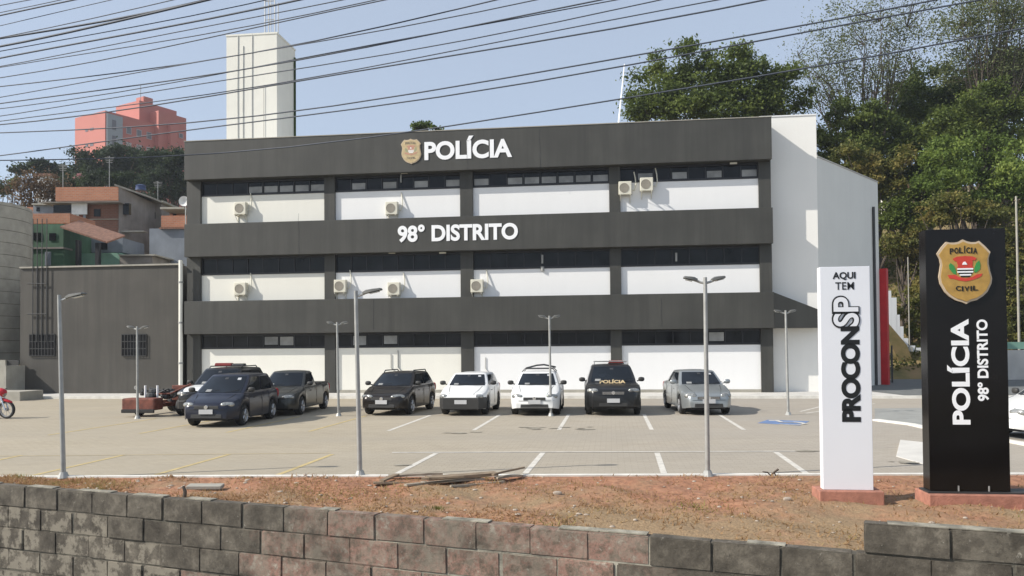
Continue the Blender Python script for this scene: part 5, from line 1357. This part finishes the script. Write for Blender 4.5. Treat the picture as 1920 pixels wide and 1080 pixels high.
MB().ell((-.15, 0, .74), (.27, .14, .11), 14, 8, .85, Matrix.Rotation(R(-14), 3, 'Y')).build('fuel_tank', P['redp'], mo, smooth=60)
MB().tube([(-.55, 0, .72), (-.8, 0, .76), (-1.12, 0, .84)], [.11, .10, .04], 10).build('seat', 'rubber', mo, smooth=60)
for s in (-1, 1): MB().tube([(.28, s * .08, .3), (.16, s * .08, .62), (.06, s * .07, .92)], .024, 8).build('fork', 'chrome', mo)
MB().ell((.27, 0, .60), (.24, .07, .05), 12, 6, .9, Matrix.Rotation(R(18), 3, 'Y')).build('mudguard', P['redp'], mo, smooth=60)
MB().ell((.16, 0, .82), (.10, .10, .11), 12, 8).build('headlight', 'headlight', mo, smooth=60)
MB().ell((.10, 0, .86), (.16, .12, .14), 12, 8, .8, Matrix.Rotation(R(20), 3, 'Y')).build('fairing', P['redp'], mo, smooth=60)
MB().tube([(-.02, -.36, .98), (.05, -.15, .96), (.05, .15, .96), (-.02, .36, .98)], .016, 6).build('handlebar', 'darkmetal', mo)
MB().tube([(-.3, -.14, .3), (-.7, -.16, .3), (-1.15, -.17, .42)], [.03, .05, .05], 8).build('exhaust', 'chrome', mo)

# wood pile --------------------------------------------------------
WG = 'weathered boards in the pile on the verge'
def plank(x0, y0, x1, y1, z, wd, th, m, label, dz=0.0):
    a, b = G(x0, y0, z), G(x1, y1, z + dz); d = b - a; L_ = d.length; yaw = math.atan2(d.y, d.x); c = (a + b) / 2
    mb = MB(); nn = 8; vs = []; fs = []
    for i in range(nn + 1):
        t = i / nn; x = -L_ / 2 + L_ * t; bend = .012 * math.sin(t * 3 + x0); e = .004 * math.sin(t * 17 + x1)
        vs += [(x, -wd / 2 + e, bend), (x, wd / 2 + e, bend), (x, wd / 2 + e, bend + th), (x, -wd / 2 + e, bend + th)]
    for i in range(nn):
        for k in range(4): fs.append((i * 4 + k, i * 4 + (k + 1) % 4, (i + 1) * 4 + (k + 1) % 4, (i + 1) * 4 + k))
    fs += [(0, 1, 2, 3), (nn * 4 + 3, nn * 4 + 2, nn * 4 + 1, nn * 4)]
    o = mb.add(vs, fs).build('plank', m); o.location = c; o.rotation_euler = (random.uniform(-.15, .15), -math.asin(max(-1, min(1, dz / L_))), yaw)
    tag(o, label, 'plank', WG)
plank(700, 908, 800, 904, .0, .16, .03, 'wood', 'dark short board flat on the soil at the left end of the wood pile')
plank(728, 893, 830, 890, .05, .14, .035, 'wood2', 'pale board at the upper left of the wood pile')
plank(760, 911, 905, 900, .02, .18, .03, 'wood2', 'long grey board lying low in the middle of the wood pile')
plank(800, 901, 930, 889, .09, .16, .05, 'wood', 'thick dark board on top of the wood pile')
plank(845, 914, 945, 905, .01, .07, .035, 'wood2', 'pale batten at the front right of the wood pile')
plank(930, 898, 978, 893, .03, .12, .03, 'wood2', 'short pale board end at the right of the wood pile')
plank(925, 893, 982, 877, .10, .05, .03, 'wood', 'thin reddish batten sticking up at the right end of the wood pile', dz=.03)
plank(790, 898, 870, 896, .12, .10, .03, 'wood', 'short dark offcut across the top of the wood pile')
plank(715, 902, 745, 893, .05, .08, .03, 'wood', 'small tilted board end at the left of the wood pile')
# slab, stick and twig
o = MB().box(-.27, .27, -.12, .12, -.03, .028).build('concrete_slab', 'concrete', bevel=.012); o.location = G(385, 912, 0) ; o.rotation_euler = (0.03, .02, .1); tag(o, 'broken pale concrete slab lying on the verge at the left', 'slab')
o = MB().tube([(0, 0, -.05), (.01, 0, .06), (-.02, 0, .14)], [.03, .028, .02], 7).build('stump', 'bark'); o.location = WL + WD * walls(322, 920) + WN * .25; tag(o, 'small dark stump poking up behind the wall top at the left', 'stump')
b0 = G(1443, 896); tw_ = MB()
tw_.tube([(-.13, 0, .06), (-.05, 0, .05), (0, 0, .0), (.06, .0, .05), (.13, 0, .10)], [.008, .012, .014, .016, .02], 6); tw_.tube([(0, 0, 0), (.04, .02, -.03)], .01, 5); tw_.tube([(.06, 0, .05), (.10, .02, -.02)], .009, 5)
o = tw_.build('twig', 'bark'); o.location = b0 + Vector((0, -.05, .05)); tag(o, 'dark forked twig on the lot edge right of the third lamp post', 'twig')
for (px, py, sx) in ((1476, 936, .06), (1045, 925, .07)):
    mb = MB().ell((0, 0, 0), (sx, sx * .7, sx * .5), 8, 6, .8); o = mb.build('stone', 'stone', smooth=30); o.location = G(px, py, 0.01)
    tag(o, 'pale stone on the soil in front of the white totem' if px > 1200 else 'small pale stone on the soil right of the wood pile', 'stone')
# weeds near the lot edge
def weed(px, py, n, h, label, m='leafbright'):
    b = G(px, py, -.01); V = []; T = []
    for i in range(n):
        an = rng.uniform(0, 6.28); r_ = rng.uniform(0, .10); ln = h * rng.uniform(.5, 1.1); d = np.array([math.cos(an) * .6, math.sin(an) * .6, 1.0]); s = np.array([-math.sin(an), math.cos(an), 0]) * .006
        c = np.array([math.cos(an) * r_ * 1.8, math.sin(an) * r_, 0.0]); V.append([c - s, c + s, c + d * ln]); T.append(rng.random())
    o = fastmesh('weed', np.array(V), m, np.array(T)); o.location = b; tag(o, label, 'weed')
weed(36, 899, 90, .10, 'green weed tuft on the lot edge at the far left')
weed(820, 955, 70, .05, 'small green weed patch on the verge below the wood pile', 'leafolive')
weed(1135, 917, 60, .05, 'green weed tuft on the verge right of centre', 'leafolive')
weed(140, 903, 80, .08, 'yellowish weed tuft just right of the first near lamp post', 'tuft')

# ================================================================ OVERHEAD CABLES
SD = WD; SNn = WN
def cable(pts, dist, r, label):
    dist *= .52; r *= .36
    O = CAM + SNn * dist; O.z = 0
    ss, zz = [], []
    for px, py in pts:
        p = onplane(px, py, O, SNn); ss.append((p - O).dot(SD)); zz.append(p.z)
    deg = 2 if len(pts) >= 4 else 1
    cf = np.polyfit(ss, zz, deg)
    s0, s1 = min(ss) - 9, max(ss) + 7
    path = []
    smin, smax = min(ss), max(ss)
    sl0 = np.polyval(np.polyder(cf), smin); sl1 = np.polyval(np.polyder(cf), smax)
    for s in np.linspace(s0, s1, 40):
        if s < smin: z = np.polyval(cf, smin) + sl0 * (s - smin)
        elif s > smax: z = np.polyval(cf, smax) + sl1 * (s - smax)
        else: z = np.polyval(cf, s)
        z += .012 * math.sin(s * 1.3 + dist * 40)
        path.append(O + SD * s + Vector((0, 0, z)))
    c = path[len(path) // 2].copy()
    o = MB().tube([p - c for p in path], r, 5, False).build('overhead_cable', 'cable', smooth=80); o.location = c
    tag(o, label, 'cable', 'overhead cables along the street')
CB = [
 ([(0, 13), (67, 0)], 8.0, .010, 'first overhead cable counting down the left edge, cutting the top left corner'),
 ([(0, 22), (100, 0)], 8.1, .009, 'second overhead cable counting down the left edge of the photo'),
 ([(0, 32), (143, 0)], 8.0, .016, 'third overhead cable down the left edge, thicker than its neighbours'),
 ([(0, 47), (220, 0)], 8.2, .008, 'fourth overhead cable down the left edge, thin and faint'),
 ([(0, 69), (320, 0)], 8.1, .010, 'fifth overhead cable down the left edge, just above the thick bundle'),
 ([(0, 75), (190, 42), (300, 18), (377, 0)], 8.3, .022, 'grey thick cable forming the top of the heavy bundle'),
 ([(0, 86), (200, 47), (300, 25), (400, 0)], 8.2, .024, 'thick dark cable forming the bottom of the heavy bundle'),
 ([(0, 99), (160, 69), (240, 52), (485, 0)], 8.3, .010, 'thin cable just under the heavy bundle'),
 ([(0, 112), (240, 63), (400, 31), (547, 0)], 8.0, .018, 'bold dark cable below the heavy bundle, clear of others'),
 ([(0, 123), (240, 82), (480, 32), (640, 0)], 8.2, .010, 'upper of three even thin cables passing the water tower top'),
 ([(0, 129), (240, 89), (480, 42), (700, 0)], 8.3, .010, 'middle of three even thin cables passing the water tower top'),
 ([(0, 144), (240, 102), (480, 52), (740, 0)], 8.1, .011, 'lowest of three even thin cables passing the water tower top'),
 ([(0, 165), (240, 135), (480, 95), (760, 38), (945, 0)], 8.3, .012, 'highest cable that crosses the water tower face'),
 ([(0, 181), (240, 143), (480, 99), (760, 46), (990, 0)], 8.2, .010, 'second cable down across the water tower face'),
 ([(0, 197), (240, 162), (480, 124), (760, 74), (880, 50), (1150, 0)], 8.3, .013, 'third cable down across the water tower, bold to the right'),
 ([(0, 203), (240, 167), (480, 128), (760, 75), (1100, 8), (1162, -2)], 8.4, .010, 'cable running tight below the bold third tower cable'),
 ([(0, 216), (240, 183), (480, 143), (760, 92), (1237, 0)], 8.2, .010, 'single thin cable in the middle of the water tower face'),
 ([(0, 230), (240, 197), (480, 161), (760, 112), (1120, 45), (1367, 0)], 8.3, .010, 'upper cable of the close pair below the tower middle'),
 ([(0, 232), (240, 203), (480, 168), (760, 122), (1120, 56), (1417, 0)], 8.1, .013, 'lower cable of the close pair below the tower middle'),
 ([(0, 253), (240, 237), (480, 211), (760, 178), (940, 153), (1120, 123), (1440, 62), (1733, 0)], 8.0, .012, 'cable crossing the pink block top and ending above the right tree'),
 ([(0, 288), (240, 266), (480, 233), (760, 187), (940, 156), (1120, 128), (1440, 77), (1873, 0)], 8.2, .012, 'cable crossing the middle of the pink block and the feathery tree'),
 ([(0, 304), (347, 288), (690, 257), (833, 238), (1160, 192), (1467, 137), (1920, 48)], 8.3, .012, 'lowest overhead cable, crossing the dark top band and the big tree'),
]
for a in CB: cable(*a)

# ================================================================ humid air
hm = bpy.data.materials.new('humid air'); hm.use_nodes = True; t = hm.node_tree
t.nodes.remove(t.nodes['Principled BSDF']); pv = t.nodes.new('ShaderNodeVolumePrincipled')
pv.inputs['Color'].default_value = (0.86, 0.92, 1.0, 1); pv.inputs['Density'].default_value = 0.00038; pv.inputs['Anisotropy'].default_value = 0.2
t.links.new(pv.outputs[0], t.nodes['Material Output'].inputs['Volume'])
M['haze'] = hm
o = MB().box(-910, 910, -70, 1510, -3.0, 66).build('haze', 'haze'); tag(o, 'thin humid haze in the air over the whole place', 'haze', kind='stuff')
